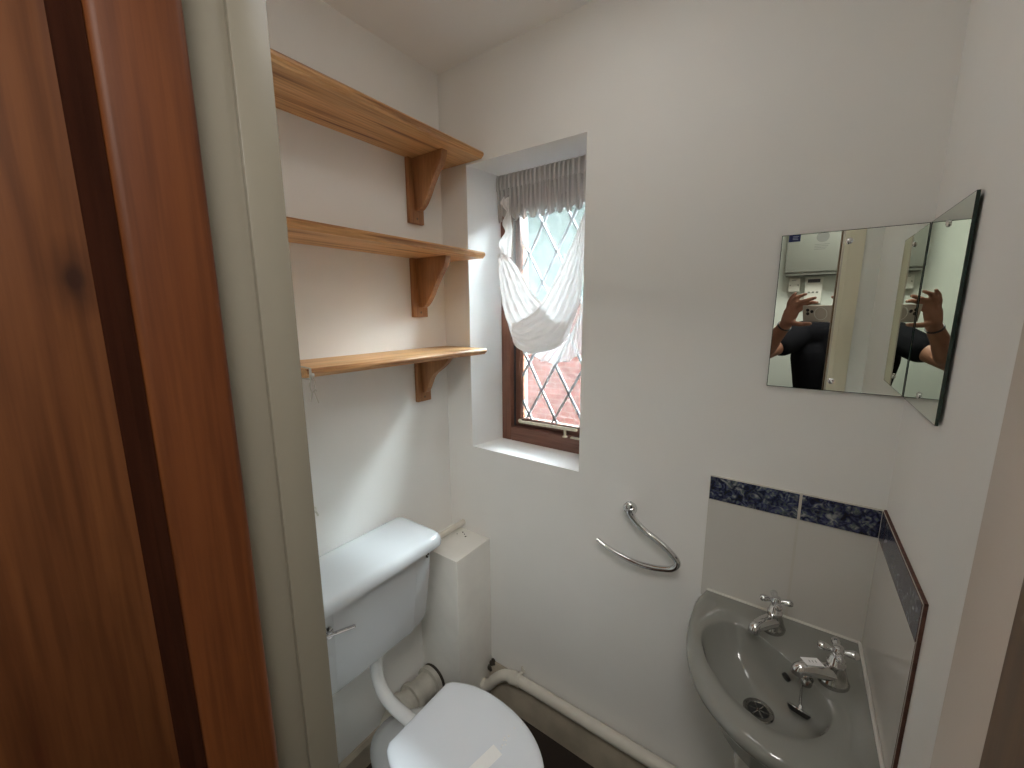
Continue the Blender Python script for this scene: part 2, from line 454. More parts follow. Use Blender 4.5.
# ------------------------------------------------------------------ pine door, open into the hall
door = bpy.data.objects.new('door_1', None); C.objects.link(door); door.location = (.515, -.92, 0)
struct(door, 'open reddish pine panelled door with a dark knot')
dx0, dx1, dy0, dy1 = .515, .550, -.921, -1.60
SW = .080
def stile(y0, y1):
    bm = B(); box(bm, dx0, dx1, y0, y1, .01, 1.99, .009, seg=4); return bm
obj('stile', stile(dy0 - SW, dy0), M['door'], door)
obj('stile', stile(dy1, dy1 + SW), M['door'], door)
for z0_, z1_ in ((.01, .21), (.78, .96), (1.88, 1.99)):
    bm = B(); box(bm, dx0 + .001, dx1 - .001, dy1 + SW, dy0 - SW, z0_, z1_, .003); obj('rail', bm, M['doorrail'], door)
ym = (dy0 + dy1) / 2
for z0_, z1_ in ((.21, .78), (.96, 1.88)):
    bm = B(); box(bm, dx0 + .001, dx1 - .001, ym - .044, ym + .044, z0_, z1_, .003); obj('muntin', bm, M['door'], door)
    for ya, yb in ((dy1 + SW, ym - .044), (ym + .044, dy0 - SW)):
        bm = B()
        ins = .024
        loft(bm, [[Vector((dx0 + .008, y, z)) for y, z in ((ya, z0_), (yb, z0_), (yb, z1_), (ya, z1_))],
                  [Vector((dx1 - .017, y, z)) for y, z in ((ya, z0_), (yb, z0_), (yb, z1_), (ya, z1_))],
                  [Vector((dx1 - .017, y, z)) for y, z in ((ya + ins, z0_ + ins), (yb - ins, z0_ + ins), (yb - ins, z1_ - ins), (ya + ins, z1_ - ins))],
                  [Vector((dx1 - .011, y, z)) for y, z in ((ya + ins + .012, z0_ + ins + .012), (yb - ins - .012, z0_ + ins + .012), (yb - ins - .012, z1_ - ins - .012), (ya + ins + .012, z1_ - ins - .012))]])
        o_ = obj('panel', bm, M['doorpanel'], door)
        # bead moulding round the panel, on the face seen from the hall side of the room
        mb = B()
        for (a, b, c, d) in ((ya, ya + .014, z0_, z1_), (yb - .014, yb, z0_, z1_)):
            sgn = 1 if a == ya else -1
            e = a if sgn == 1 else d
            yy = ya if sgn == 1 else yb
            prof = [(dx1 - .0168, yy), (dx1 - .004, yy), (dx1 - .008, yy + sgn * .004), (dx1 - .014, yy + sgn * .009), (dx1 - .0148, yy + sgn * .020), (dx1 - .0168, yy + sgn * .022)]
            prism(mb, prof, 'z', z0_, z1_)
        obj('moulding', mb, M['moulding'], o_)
bm = B(); lathe(bm, [(.026, 0), (.026, .006), (.010, .010), (.010, .035), (.024, .042), (.028, .055), (.022, .068), (0, .071)], (dx1, dy1 + .05, 1.0), (1, 0, 0))
obj('door_handle', bm, M['chrome'], door)

# ------------------------------------------------------------------ window
win = bpy.data.objects.new('window_1', None); C.objects.link(win); win.location = (.345, .2, 1.045)
struct(win, 'narrow leaded window in a brown wooden frame at the back of the recess')
bm = B()
FZ0, FZ1, FX0, FX1 = 1.043, 2.042, .141, .556
box(bm, FX0, .183, .163, .255, FZ0, FZ1, .003); box(bm, .512, FX1, .163, .255, FZ0, FZ1, .003)
obj('window_frame', bm, M['frame'], win)
bm = B(); box(bm, .183, .512, .163, .255, FZ0, 1.100, .003); box(bm, .183, .512, .163, .255, 1.975, FZ1, .003)
obj('window_frame', bm, M['frame_h'], win)
bm = B(); box(bm, .183, .1885, .187, .25, 1.10, 1.975); box(bm, .5065, .512, .187, .25, 1.10, 1.975); obj('seal', bm, M['seal'], win)
bm = B(); box(bm, .1885, .209, .192, .235, 1.102, 1.973, .003); box(bm, .486, .5065, .192, .235, 1.102, 1.973, .003)
cs = obj('casement', bm, M['frame'], win)
bm = B(); box(bm, .209, .486, .192, .235, 1.102, 1.128, .003); box(bm, .209, .486, .192, .235, 1.935, 1.973, .003)
obj('casement_rail', bm, M['frame_h'], win)
PX0, PX1, PZ0, PZ1 = .207, .488, 1.126, 1.937
bm = B(); box(bm, PX0, PX1, .2125, .2165, PZ0, PZ1); obj('window_pane', bm, M['glass'], win)
bm = B()
dxn, dzn = .1175, .205
nx0, nz0 = .2375, 1.353
sl = (dzn / 2) / (dxn / 2)
for s in (1, -1):
    for k in range(-14, 15):
        # z = nz0 + s*sl*(x - nx0 - k*dxn)
        pts = []
        xa, xb = PX0, PX1
        xs = nx0 + k * dxn
        za, zb = nz0 + s * sl * (xa - xs), nz0 + s * sl * (xb - xs)
        ta, tb = 0.0, 1.0
        dz = zb - za
        t0, t1 = sorted(((PZ0 - za) / dz, (PZ1 - za) / dz))
        ta, tb = max(0, t0), min(1, t1)
        if tb - ta < .02: continue
        A = Vector((xa + (xb - xa) * ta, 0, za + dz * ta)); E = Vector((xa + (xb - xa) * tb, 0, za + dz * tb))
        d = (E - A).normalized(); ny = Vector((0, 1, 0)); pn = d.cross(ny)
        for yy in (.211, .2175):
            c = (A + E) / 2; c.y = yy
            obox(bm, c, (d, ny, pn), ((E - A).length, .0022, .0072))
obj('lead_lattice', bm, M['lead'], win)
bm = B()
obox(bm, (.357, .154, 1.1325), (Vector((1, 0, .022)).normalized(), Vector((0, 1, 0)), Vector((-.022, 0, 1)).normalized()), (.248, .010, .011), .003)
ball(bm, (.232, .158, 1.131), (.008, .007, .008))
lathe(bm, [(.010, 0), (.010, .004), (.005, .006), (.005, .028), (.006, .03)], (.43, .158, 1.100), (0, 0, 1), 12)
box(bm, .455, .492, .150, .164, 1.101, 1.106, .001)
obj('casement_stay', bm, M['stay'], win)

# ------------------------------------------------------------------ net curtain
cur = thing('net_curtain', 'white net curtain gathered into a low scoop in front of the leaded window', 'curtain', (.355, .085, 2.0))
XL, XRt = .186, .532
def lerp(a, b, t): return a + (b - a) * t
def interp(pts, t):
    """piecewise-linear along point list by arc length, smoothed"""
    P = spline(pts, 10); d = [0]
    for a, b in zip(P, P[1:]): d.append(d[-1] + (b - a).length)
    s = t * d[-1]
    for i in range(len(d) - 1):
        if s <= d[i+1] + 1e-9:
            return P[i].lerp(P[i+1], (s - d[i]) / max(1e-9, d[i+1] - d[i]))
    return P[-1].copy()
def build_interp(pts):
    P = spline(pts, 10); d = [0]
    for a, b in zip(P, P[1:]): d.append(d[-1] + (b - a).length)
    def f(t):
        s = t * d[-1]
        for i in range(len(d) - 1):
            if s <= d[i+1] + 1e-9:
                return P[i].lerp(P[i+1], (s - d[i]) / max(1e-9, d[i+1] - d[i]))
        return P[-1].copy()
    return f
# heading tape with pencil pleats
G = []
nu = 220
for k, (z, amp) in enumerate(((2.012, .003), (2.004, .0045), (1.993, .0055), (1.986, .0055), (1.975, .0055), (1.966, .005), (1.962, .006))):
    row = []
    for i in range(nu + 1):
        t = i / nu; x = lerp(XL, XRt, t)
        ph = t * 2 * PI * 20 + .8 * math.sin(t * 17)
        row.append(Vector((x + .0016 * math.sin(ph * 2 + .6), .086 - 2.4 * amp * (2 * abs(math.sin(ph / 2)) ** .55 - 1) - .001 * (k == 6), z + (.0025 * math.sin(ph + 1) if k == 0 else 0))))
    G.append(row)
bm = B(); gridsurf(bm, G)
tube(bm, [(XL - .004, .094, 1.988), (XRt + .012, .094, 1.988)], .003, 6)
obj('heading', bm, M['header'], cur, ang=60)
# dense gathers just under the heading
G = []
for k in range(17):
    v = k / 16; row = []
    for i in range(nu + 1):
        t = i / nu; x = lerp(XL + .003, XRt - .002, t)
        ph = t * 2 * PI * 20 + .8 * math.sin(t * 17)
        y = .086 - (.0115 * (1 - .5 * v)) * (2 * abs(math.sin(ph / 2 + .25 * math.sin(v * 3 + t * 30))) ** .6 - 1) + .004 * v * math.sin(t * 2 * PI * 9 + 1)
        row.append(Vector((x + .0016 * math.sin(ph * 2 + .6), y, lerp(1.964, 1.880 - .022 * abs(math.sin(t * 2 * PI * 5 + .7)), v))))
    G.append(row)
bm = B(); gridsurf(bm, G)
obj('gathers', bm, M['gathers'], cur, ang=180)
# sheer panel hanging straight behind the scoop
G = []
nz_ = 40
for k in range(nz_ + 1):
    v = k / nz_; z = lerp(1.963, 1.46, v); row = []
    for i in range(nu + 1):
        t = i / nu; x = lerp(XL + .006 + .045 * min(1, v * 3), XRt - .004, t)
        ph = t * 2 * PI * 23 + .8 * math.sin(t * 17)
        fade = max(0, 1 - v * 4.5)
        y = .088 + .006 * math.sin(ph) * fade + .007 * math.sin(t * 2 * PI * 6 + 1.2 + .6 * math.sin(v * 5)) * min(1, v * 5 + .2)
        row.append(Vector((x, y, z)))
    G.append(row)
bm = B(); gridsurf(bm, G)
obj('sheer_panel', bm, M['sheer'], cur, ang=180)
# two gathered drapes that cross and sag: from an inner edge down to the lower edge
def drape(inner, outer, nfold, amp, ybase, bulge, seed, nu=90, nv=46):
    rnd = random.Random(seed); fi, fo2 = build_interp(inner), build_interp(outer)
    p1, p2, p3 = (rnd.uniform(0, 6) for _ in range(3))
    G = []
    for k in range(nv + 1):
        v = k / nv; row = []
        for i in range(nu + 1):
            u = i / nu
            a, b = fi(u), fo2(u)
            q = a.lerp(b, v)
            wv_ = math.sin(v * nfold * 2 * PI + p1 + 1.1 * math.sin(u * 4 + p2)) + .5 * math.sin(v * nfold * 3.7 * PI + u * 5 + p3)
            env = (.35 + .65 * math.sin(PI * min(1, max(0, u))))
            y = ybase - bulge * math.sin(PI * min(1, v * .9 + .05)) * math.sin(PI * u) - amp * wv_ * env
            y += .0012 * math.sin(u * 61 + v * 23) + .001 * math.sin(u * 37 - v * 51)
            row.append(Vector((q.x, y, q.z)))
        G.append(row)
    return G
V3 = lambda L: [(x, 0, z) for x, z in L]
innerL = V3([(.207, 1.760), (.240, 1.745), (.284, 1.700), (.325, 1.640), (.350, 1.606), (.385, 1.578), (.425, 1.545), (.470, 1.53), (.515, 1.58)])
outerL = V3([(.199, 1.745), (.203, 1.680), (.210, 1.620), (.222, 1.555), (.248, 1.494), (.268, 1.441), (.300, 1.418), (.345, 1.412), (.400, 1.418), (.450, 1.440)])
bm = B(); gridsurf(bm, drape(innerL, outerL, 5, .0035, .072, .010, 3))
obj('drape', bm, M['net'], cur, ang=180)
innerR = V3([(.534, 1.850), (.500, 1.772), (.470, 1.718), (.440, 1.662), (.411, 1.616), (.385, 1.580), (.345, 1.547), (.300, 1.524), (.262, 1.512)])
outerR = V3([(.536, 1.800), (.535, 1.700), (.530, 1.600), (.508, 1.531), (.481, 1.466), (.444, 1.433), (.386, 1.417), (.325, 1.410), (.270, 1.440)])
bm = B(); gridsurf(bm, drape(innerR, outerR, 6, .0035, .062, .010, 5))
obj('drape', bm, M['net'], cur, ang=180)
# narrow gathered edge at the left between heading and scoop
G = []
for k in range(61):
    v = k / 60; z = lerp(1.966, 1.735, v); row = []
    xl = XL + .004 + .050 * math.sin(PI * min(1, v * 1.25) * .8) * (1 - .75 * v) + .007 * math.sin(v * 21 + .5) * min(1, max(0, v - .08) * 8)
    xr = lerp(XL + .05, .262, min(1, v * 1.6)) - .020 * max(0, v - .6)
    e_ = min(1, v * 4)
    for i in range(25):
        t = i / 24
        row.append(Vector((lerp(xl, xr, t), lerp(.096, .076, min(1, v * 6)) + e_ * (.005 * math.sin(t * 15 + v * 3) + .006 * math.sin(v * 24) * (1 - t)), z + .004 * math.sin(t * 9) * v)))
    G.append(row)
bm = B(); gridsurf(bm, G)
obj('gathered_edge', bm, M['net'], cur, ang=180)
# translucent frill below the scoop
top = build_interp(V3([(.250, 1.500), (.268, 1.446), (.300, 1.424), (.345, 1.418), (.390, 1.424), (.444, 1.440), (.485, 1.475), (.512, 1.535), (.532, 1.62)]))
bot = build_interp(V3([(.255, 1.490), (.285, 1.436), (.312, 1.411), (.346, 1.402), (.374, 1.388), (.410, 1.380), (.453, 1.384), (.500, 1.402), (.536, 1.43)]))
G = []
for k in range(15):
    v = k / 14; row = []
    for i in range(161):
        u = i / 160
        q = top(u).lerp(bot(u), v)
        ph = u * 2 * PI * 11 + 1.4 * math.sin(u * 9)
        row.append(Vector((q.x + .003 * v * math.sin(ph + 1), .078 - .009 * v * math.sin(ph), q.z + .0035 * v * math.cos(ph * .5))))
    G.append(row)
bm = B(); gridsurf(bm, G)
tube(bm, G[-1], .0013, 5)
obj('frill', bm, M['frill'], cur, ang=180)
bm = B(); ball(bm, (.530, .080, 1.975), (.006, .006, .006), n=8); tube(bm, [(.530, .08, 1.975), (.545, .085, 1.975)], .003, 6)
obj('hook', bm, M['device'], cur)

# ------------------------------------------------------------------ shelves
OG_LONG = [(.152, .0005), (.150, .014), (.141, .035), (.119, .062), (.096, .094), (.075, .128), (.055, .151), (.038, .162), (.022, .163)]
OG_SHORT = [(.151, .0005), (.147, .010), (.137, .021), (.122, .034), (.099, .050), (.077, .064), (.062, .081), (.052, .100), (.040, .122), (.030, .133), (.020, .135)]
def shelf(name_label, zb, zt, y0, bl, arm):
    t = thing('wall_shelf', name_label, 'shelf', (0, -.33, zb), 'pine shelves on the left wall')
    bm = B()
    pr = [(0.001, zb), (.190, zb), (.1935, zb + .003), (.1935, zb + .0045), (.197, zb + .006), (.2, zb + .010), (.2, zt - .006), (.196, zt - .001), (.193, zt), (0.001, zt)]
    prism(bm, pr, 'y', y0, -.002)
    obj('shelf_board', bm, M['shelf'], t)
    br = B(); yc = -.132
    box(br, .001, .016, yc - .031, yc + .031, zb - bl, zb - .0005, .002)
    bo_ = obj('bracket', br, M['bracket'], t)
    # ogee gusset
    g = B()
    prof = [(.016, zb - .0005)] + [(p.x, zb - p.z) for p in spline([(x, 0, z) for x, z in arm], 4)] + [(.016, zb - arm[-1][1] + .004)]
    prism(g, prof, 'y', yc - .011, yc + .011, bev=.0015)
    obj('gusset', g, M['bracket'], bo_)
    for zz in (zb - bl + .016,):
        s = B(); lathe(s, [(.0042, 0), (.004, .0010), (0, .0014)], (.016, yc, zz), (1, 0, 0), 10); obj('screw', s, M['rust'], bo_)
    return t
shelf('top pine shelf, nearest the ceiling, on the left wall', 2.045, 2.066, -.665, .202, OG_LONG)
shelf('middle pine shelf of the three on the left wall', 1.731, 1.752, -.660, .196, OG_LONG)
shelf('bottom pine shelf with string tied round its end, above the cistern', 1.405, 1.426, -.645, .168, OG_SHORT)

st = B()
for off in (0, .006):
    yy = -.6425 + off * .5
    loop = [(.203, yy, 1.402), (.2035, yy, 1.428), (.15, yy + .002, 1.429), (.02, yy + .002, 1.429), (.004, yy, 1.415), (.02, yy, 1.402), (.15, yy, 1.402), (.203, yy, 1.402)]
    tube(st, loop, .0014, 6)
ball(st, (.2045, -.637, 1.412), (.004, .005, .005), n=6)
tube(st, spline([(.204, -.639, 1.410), (.206, -.646, 1.39), (.203, -.642, 1.37), (.205, -.647, 1.352)], 5), .0013, 6)
tube(st, spline([(.204, -.637, 1.410), (.207, -.634, 1.395), (.205, -.637, 1.375), (.204, -.628, 1.345)], 5), .001, 6)
tube(st, spline([(.205, -.641, 1.372), (.206, -.635, 1.378), (.205, -.632, 1.374)], 4), .0015, 6)
tag(obj('string', st, M['string'], loc=(.203, -.637, 1.40)), 'frayed pale string tied round the end of the bottom shelf', 'string')

hk = B()
lathe(hk, [(.010, 0), (.010, .003), (.004, .005), (.0035, .014)], (.0, -.563, .992), (1, 0, 0), 14)
tube(hk, spline([(.012, -.563, .992), (.017, -.562, .989), (.019, -.560, .983), (.018, -.558, .978)], 5), .0026, 8)
tag(obj('wall_hook', hk, M['device'], loc=(0, -.558, .992)), 'tiny white hook on the left wall above the cistern lid', 'hook')

# ------------------------------------------------------------------ boxed-in pipe corner
bx = thing('pipe_boxing', 'low white painted pipe boxing in the corner beside the cistern', 'boxing', (.1, -.09, 0))
bm = B(); box(bm, .001, .2, -.187, -.001, 0, .697, .0025); obj('casing', bm, M['boxing'], bx)
bm = B()
for (x, y, r) in ((.085, -.028, .004), (.10, -.035, .003), (.115, -.045, .0045), (.075, -.05, .0025)):
    lathe(bm, [(r, 0), (r * .6, .0015), (0, .002)], (x, y, .6965), (0, 0, 1), 8)
obj('speck', bm, M['grime_and_shade'], bx)
# overflow pipe
bm = B()
tube(bm, [(.066, -.29, .724), (.066, -.0015, .724)], .0115, 14)
lathe(bm, [(.0145, 0), (.0145, .02)], (.066, -.285, .724), (0, 1, 0), 14)
tag(obj('overflow_pipe', bm, M['paintpipe'], loc=(.066, -.14, .713)), 'thin white overflow pipe running from the cistern to the back wall', 'pipe')

# ------------------------------------------------------------------ cistern
ci = thing('cistern', 'grey plastic low-level cistern with white lid on the left wall', 'cistern', (.1, -.487, .49))
def rrect(x0, x1, y0, y1, r, z, n=6, rb=None):
    pts = []
    rb = r if rb is None else rb
    for (cx, cy, a0, q) in ((x1 - r, y1 - r, 0, r), (x0 + rb, y1 - rb, 90, rb), (x0 + rb, y0 + rb, 180, rb), (x1 - r, y0 + r, 270, r)):
        for k in range(n + 1):
            a = math.radians(a0 + 90 * k / n)
            pts.append(Vector((cx + q * math.cos(a), cy + q * math.sin(a), z)))
    return pts
def tankring(z, xf, xs, ye, yc, inset=0):
    # plan: back wall face, tapered sides, chamfered front corners
    c = -.497
    pr = [(.004, ye), (xs * .6, ye), (xs - .006, ye - .0005), (xs, ye - .006), (xs + (xf - xs) * .45, ye - (ye - yc) * .45), (xf - .003, yc + .004), (xf, yc - .006), (xf, yc - .06)]
    r = [Vector((x, y, z)) for x, y in pr]
    return r + [Vector((x, 2 * c - y, z)) for x, y in reversed(pr)]
bm = B()
rings = []
for z, xf, dy in ((.816, .197, 0), (.70, .190, -.003), (.60, .178, -.008), (.555, .172, -.010), (.535, .166, -.014), (.517, .150, -.026), (.505, .125, -.045), (.497, .085, -.07)):
    rings.append(tankring(z, xf, xf - .016, -.281 + dy, -.352 + dy * .6))
loft(bm, rings)
obj('tank', bm, M['cistern'], ci, ang=14)
bm = B()
y0_, y1_ = -.738, -.256
LR = []
for z, ins, r in ((.813, .006, .03), (.815, .001, .035), (.820, 0, .036), (.833, .001, .036), (.842, .004, .036), (.848, .010, .038), (.851, .018, .04), (.8525, .04, .04), (.853, .07, .03)):
    LR.append(rrect(.006 + ins * .5, .222 - ins, y0_ + ins, y1_ - ins, r, z, 7, .02))
loft(bm, LR)
obj('lid', bm, M['ceramic'], ci, ang=50)
bm = B()
lathe(bm, [(.016, 0), (.016, .005), (.008, .008), (.008, .018)], (.192, -.655, .752), (1, 0, 0), 18)
tube(bm, spline([(.207, -.668, .756), (.2085, -.65, .752), (.2085, -.62, .743), (.2085, -.590, .733)], 5), [.0045] * 6 + [.005] * 5 + [.0052] * 5, 10)
ball(bm, (.2085, -.590, .733), .0055, n=8)
obj('flush_lever', bm, M['chrome'], ci)
bm = B()
for k in range(6): ball(bm, (.184 - .002 * (k % 2), -.298 - .005 * (k % 3), .786 - .006 * (k // 2)), (.003, .0035, .0035), n=5)
obj('limescale', bm, M['grime_and_shade'], ci)
# flush pipe
bm = B()
pp = spline([(.105, -.462, .502), (.105, -.463, .45), (.112, -.464, .405), (.140, -.465, .368), (.185, -.465, .352), (.245, -.464, .349), (.300, -.464, .352)], 8)
tube(bm, pp, .0195, 20)
lathe(bm, [(.026, 0), (.026, .014), (.022, .018)], (.105, -.462, .503), (0, 0, -1), 20)
tag(obj('flush_pipe', bm, M['upvc'], loc=(.105, -.462, .45)), 'white curved flush pipe joining the cistern to the toilet bowl', 'pipe')

# ------------------------------------------------------------------ toilet
wc = thing('toilet', 'white toilet with its lid closed, below the cistern', 'toilet', (.42, -.464, 0))
YC = -.464
def bowl(cx, rx0, rx1, ry, z, n=44, ex=2.3):
    pts = []
    for k in range(n):
        a = 2 * PI * k / n
        c, s = math.cos(a), math.sin(a)
        rx = rx1 if c > 0 else rx0
        pts.append(Vector((cx + rx * math.copysign(abs(c) ** (2 / ex), c), YC + ry * math.copysign(abs(s) ** (2 / ex), s), z)))
    return pts
bm = B()
loft(bm, [bowl(.36, .19, .20, .105, .0), bowl(.36, .20, .19, .098, .03), bowl(.36, .215, .16, .086, .12), bowl(.38, .272, .17, .108, .20),
          bowl(.40, .280, .21, .132, .25), bowl(.42, .245, .23, .146, .29), bowl(.44, .205, .236, .154, .33), bowl(.445, .165, .235, .156, .360), bowl(.445, .142, .228, .152, .378), bowl(.445, .135, .20, .13, .3848)])
tube(bm, [(.20, YC, .19), (.30, YC, .19)], .058, 20)
obj('pan', bm, M['ceramic'], wc, ang=50)
def lidring(z, ins=0, n=18):
    pts = []
    hb, xb = .118 - ins, .302 + ins
    # straight back edge with rounded corners, full D front
    for k in range(n * 4):
        a = 2 * PI * k / (n * 4)
        c, s = math.cos(a), math.sin(a)
        x = .455 + ((.247 - ins) * math.copysign(abs(c) ** (2 / 2.15), c) if c > 0 else (.153 - ins) * c * 1.0)
        hw = .163 - ins
        if c > 0: y = hw * math.copysign(abs(s) ** (2 / 2.15), s)
        else:
            y = hw * s
        pts.append((x, y, c, s))
    out = []
    for x, y, c, s in pts:
        if c <= 0:
            # rear half: ease from full width to the straight back edge
            t = -c
            hw = (.163 - ins)
            sg = 1 if s >= 0 else -1
            ang_ = math.acos(max(-1, min(1, c))) - PI / 2          # 0 at widest, pi/2 at back centre
            f = ang_ / (PI / 2)
            if f < .72:
                g_ = f / .72
                x = .455 - (.153 - ins) * (1 - (1 - g_) ** 1.35) if False else .455 - (.153 - ins) * g_ ** 1.0
                y = sg * (hw - (hw - (hb)) * g_ ** 2.2)
                if g_ > .93: y = sg * (abs(y) - .006 * (g_ - .93) / .07)
            else:
                g_ = (f - .72) / .28
                x = .302 + ins
                y = sg * (hb - .006) * (1 - g_)
        out.append(Vector((x, YC + y, z)))
    return out
bm = B()
loft(bm, [lidring(.3855, .012), lidring(.387, .006), lidring(.392, .004), lidring(.398, .005), lidring(.4005, .010)])
obj('seat', bm, M['seat'], wc, ang=50)
bm = B()
loft(bm, [lidring(.4015, .006), lidring(.403, .001), lidring(.408, 0), lidring(.413, .0015), lidring(.4165, .006), lidring(.419, .016), lidring(.4215, .045), lidring(.423, .09)])
obj('toilet_lid', bm, M['seat'], wc, ang=50)
for yy in (YC - .07, YC + .07):
    bm = B(); tube(bm, [(.312, yy - .022, .396), (.312, yy + .022, .396)], .008, 14); lathe(bm, [(.010, 0), (.010, .016)], (.322, yy, .380), (0, 0, 1), 14)
    obj('hinge', bm, M['seat'], wc)
# paper strip stuck across the lid
def strip_pt(t, w, dz):
    a = Vector((.572, -.325, 0)); b = Vector((.532, -.53, 0))
    d = (b - a).normalized(); n_ = Vector((-d.y, d.x, 0))
    p = a.lerp(b, t) + n_ * w
    return p
bm = B()
box_pts = []
def lidz(p):
    # height of the closed lid under a point (follows its gentle crown)
    return .4235 if math.hypot((p.x - .455) / .20, (p.y - YC) / .12) < .55 else .4235 - .0035 * min(1, (math.hypot((p.x - .455) / .20, (p.y - YC) / .12) - .55) / .55)
def ribbon(bm, t0, t1, w0, w1, h, th=.0006, n=10):
    rings = []
    for k in range(n + 1):
        t = lerp(t0, t1, k / n)
        A, E = strip_pt(t, w0, 0), strip_pt(t, w1, 0)
        za, ze = lidz(A) + h, lidz(E) + h
        rings.append([Vector((A.x, A.y, za)), Vector((E.x, E.y, ze)), Vector((E.x, E.y, ze + th)), Vector((A.x, A.y, za + th))])
    loft(bm, rings)
ribbon(bm, .48, 1.0, -.012, .022, .0004)
ps = tag(obj('paper_label', bm, M['paper'], loc=(.55, -.45, .424)), 'torn white paper label lying across the closed toilet lid', 'label')
rr = random.Random(2)
M['glue'] = mat('glue_dots', (.92, .92, .92, 1), .08)
for k in range(9):
    t, w = (.03, .004) if k == 8 else (lerp(.12, .46, rr.random()), rr.uniform(-.008, .01))
    p_ = strip_pt(t, w, 0); bm = B(); ball(bm, (p_.x, p_.y, lidz(p_) + .001), (.0028, .0022, .0012), n=5)
    obj('glue_dot', bm, M['glue'], ps)

# soil pipe behind the pan
bm = B()
sp = spline([(.058, -.186, .145), (.058, -.26, .148), (.060, -.325, .150), (.074, -.380, .156), (.112, -.428, .165), (.165, -.455, .175), (.21, -.464, .18)], 6)
tube(bm, sp, .046, 24)
for yy, rr_ in ((-.196, .058), (-.285, .058), (-.335, .057)):
    lathe(bm, [(.046, -.003), (rr_, 0), (rr_, .018), (.046, .022)], (.058, yy, .146), (0, -1, 0), 28)
sl_ = tag(obj('soil_pipe', bm, M['oldpipe'], loc=(.058, -.3, .1)), 'fat greyish waste pipe behind the toilet entering the boxing', 'pipe')
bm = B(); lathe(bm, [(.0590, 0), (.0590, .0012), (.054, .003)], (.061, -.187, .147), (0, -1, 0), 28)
obj('gap_shadow_ring', bm, M['grime_and_shade'], sl_)  # dark ring painted in as the shadow of the gap round the pipe
# waste pipe along the back wall
wp = thing('waste_pipe', 'cream painted waste pipe running along the back wall skirting', 'pipe', (.6, -.032, .165))
bm = B()
tube(bm, spline([(.199, -.060, .098), (.225, -.058, .105), (.262, -.050, .150), (.300, -.040, .178), (.345, -.034, .184)], 7) + [Vector((.6, -.033, .187)), Vector((.95, -.033, .190)), Vector((1.085, -.060, .190))], .0205, 18)
lathe(bm, [(.0245, 0), (.0245, .03)], (.320, -.037, .181), (1, .15, .12), 18)
obj('pipe_run', bm, M['paintpipe'], wp)
bm = B()
lathe(bm, [(.0235, 0), (.0235, .012)], (.350, -.034, .184), (1, 0, 0), 18)
box(bm, .350, .362, -.034, -.001, .198, .2045, .001); box(bm, .352, .361, -.013, -.008, .2, .224, .001)
obj('pipe_clip', bm, M['paintpipe'], wp)
bm = B()
for (x, y, z, r) in ((.206, -.012, .155, .012), (.212, -.006, .167, .010), (.204, -.024, .145, .012), (.205, -.018, .133, .010), (.216, -.008, .152, .011)): ball(bm, (x, y, z), (r, r * .5, r), n=5)
obj('crumbled_filler', bm, M['grime_and_shade'], wp)

# ------------------------------------------------------------------ splashback tiles
TT = .006
def tile(bm, x0, x1, y0, y1, z0, z1, face):
    # bisque body with a glazed face: slot 0 glaze, slot 1 bisque
    t = bmesh.new(); bmesh.ops.create_cube(t, size=1)
    for v in t.verts:
        v.co = Vector((x0 + (x1 - x0) * (v.co.x + .5), y0 + (y1 - y0) * (v.co.y + .5), z0 + (z1 - z0) * (v.co.z + .5)))
    idx = {}
    bmesh.ops.recalc_face_normals(t, faces=list(t.faces))
    for f in t.faces: f.material_index = 0 if f.normal.dot(Vector(face)) > .9 else 1
    me = bpy.data.meshes.new('t'); t.to_mesh(me); t.free(); bm.from_mesh(me); bpy.data.meshes.remove(me)
    return bm
sb = thing('tiled_splashback', 'white tiles with blue patterned border on the back wall above the basin', 'tiles', (1.11, -.003, .79), 'tiled splashbacks round the basin')
XT = [(.9445, 1.134), (1.1395, 1.2785)]
for a, b in XT:
    bm = B(); tile(bm, a, b, -TT, -.0005, .787, 1.0655, (0, -1, 0)); obj('white_tile', bm, [M['tile'], M['grout']], sb, smooth=False)
    bm = B(); tile(bm, a, b, -TT - .0005, -.0005, 1.0675, 1.1295, (0, -1, 0)); obj('border_tile', bm, [M['border'], M['grout']], sb, smooth=False)
bm = B(); box(bm, .9430, 1.2785, -.0045, -.0002, .787, 1.1312); obj('grout', bm, M['grout'], sb)
ft = thing('tiled_splashback', 'white tiles with blue patterned border on the right wall, red dirty edge', 'tiles', (1.285, -.18, .79), 'tiled splashbacks round the basin')
def rw(y): return W - FL * y          # right wall x at y (y<=0)
def skewed(bm):
    for v in bm.verts: v.co.x += -FL * v.co.y
    return bm
for a, b in ((-.052, -.0075), (-.346, -.0545)):
    bm = B(); tile(bm, W - TT - .0005, W - .0005, a, b, 1.0675, 1.1295, (-1, 0, 0)); obj('border_tile', skewed(bm), [M['border'], M['bisque']], ft, smooth=False)
bm = B(); tile(bm, W - TT, W - .0005, -.346, -.0075, .60, 1.0655, (-1, 0, 0)); obj('white_tile', skewed(bm), [M['tile'], M['bisque']], ft, smooth=False)
bm = B(); box(bm, W - .0055, W - .0002, -.3462, -.0070, .60, 1.1305); box(bm, W - TT - .001, W - TT + .0005, -.0080, -.0065, .787, 1.1305)
obj('grout', skewed(bm), M['grout'], ft)
bm = B(); box(bm, W - .0045, W - .0003, -.3490, -.3462, .60, 1.1335); box(bm, W - .0045, W - .0003, -.3490, -.006, 1.1305, 1.1338)
obj('exposed_edge', skewed(bm), M['bisque'], ft)

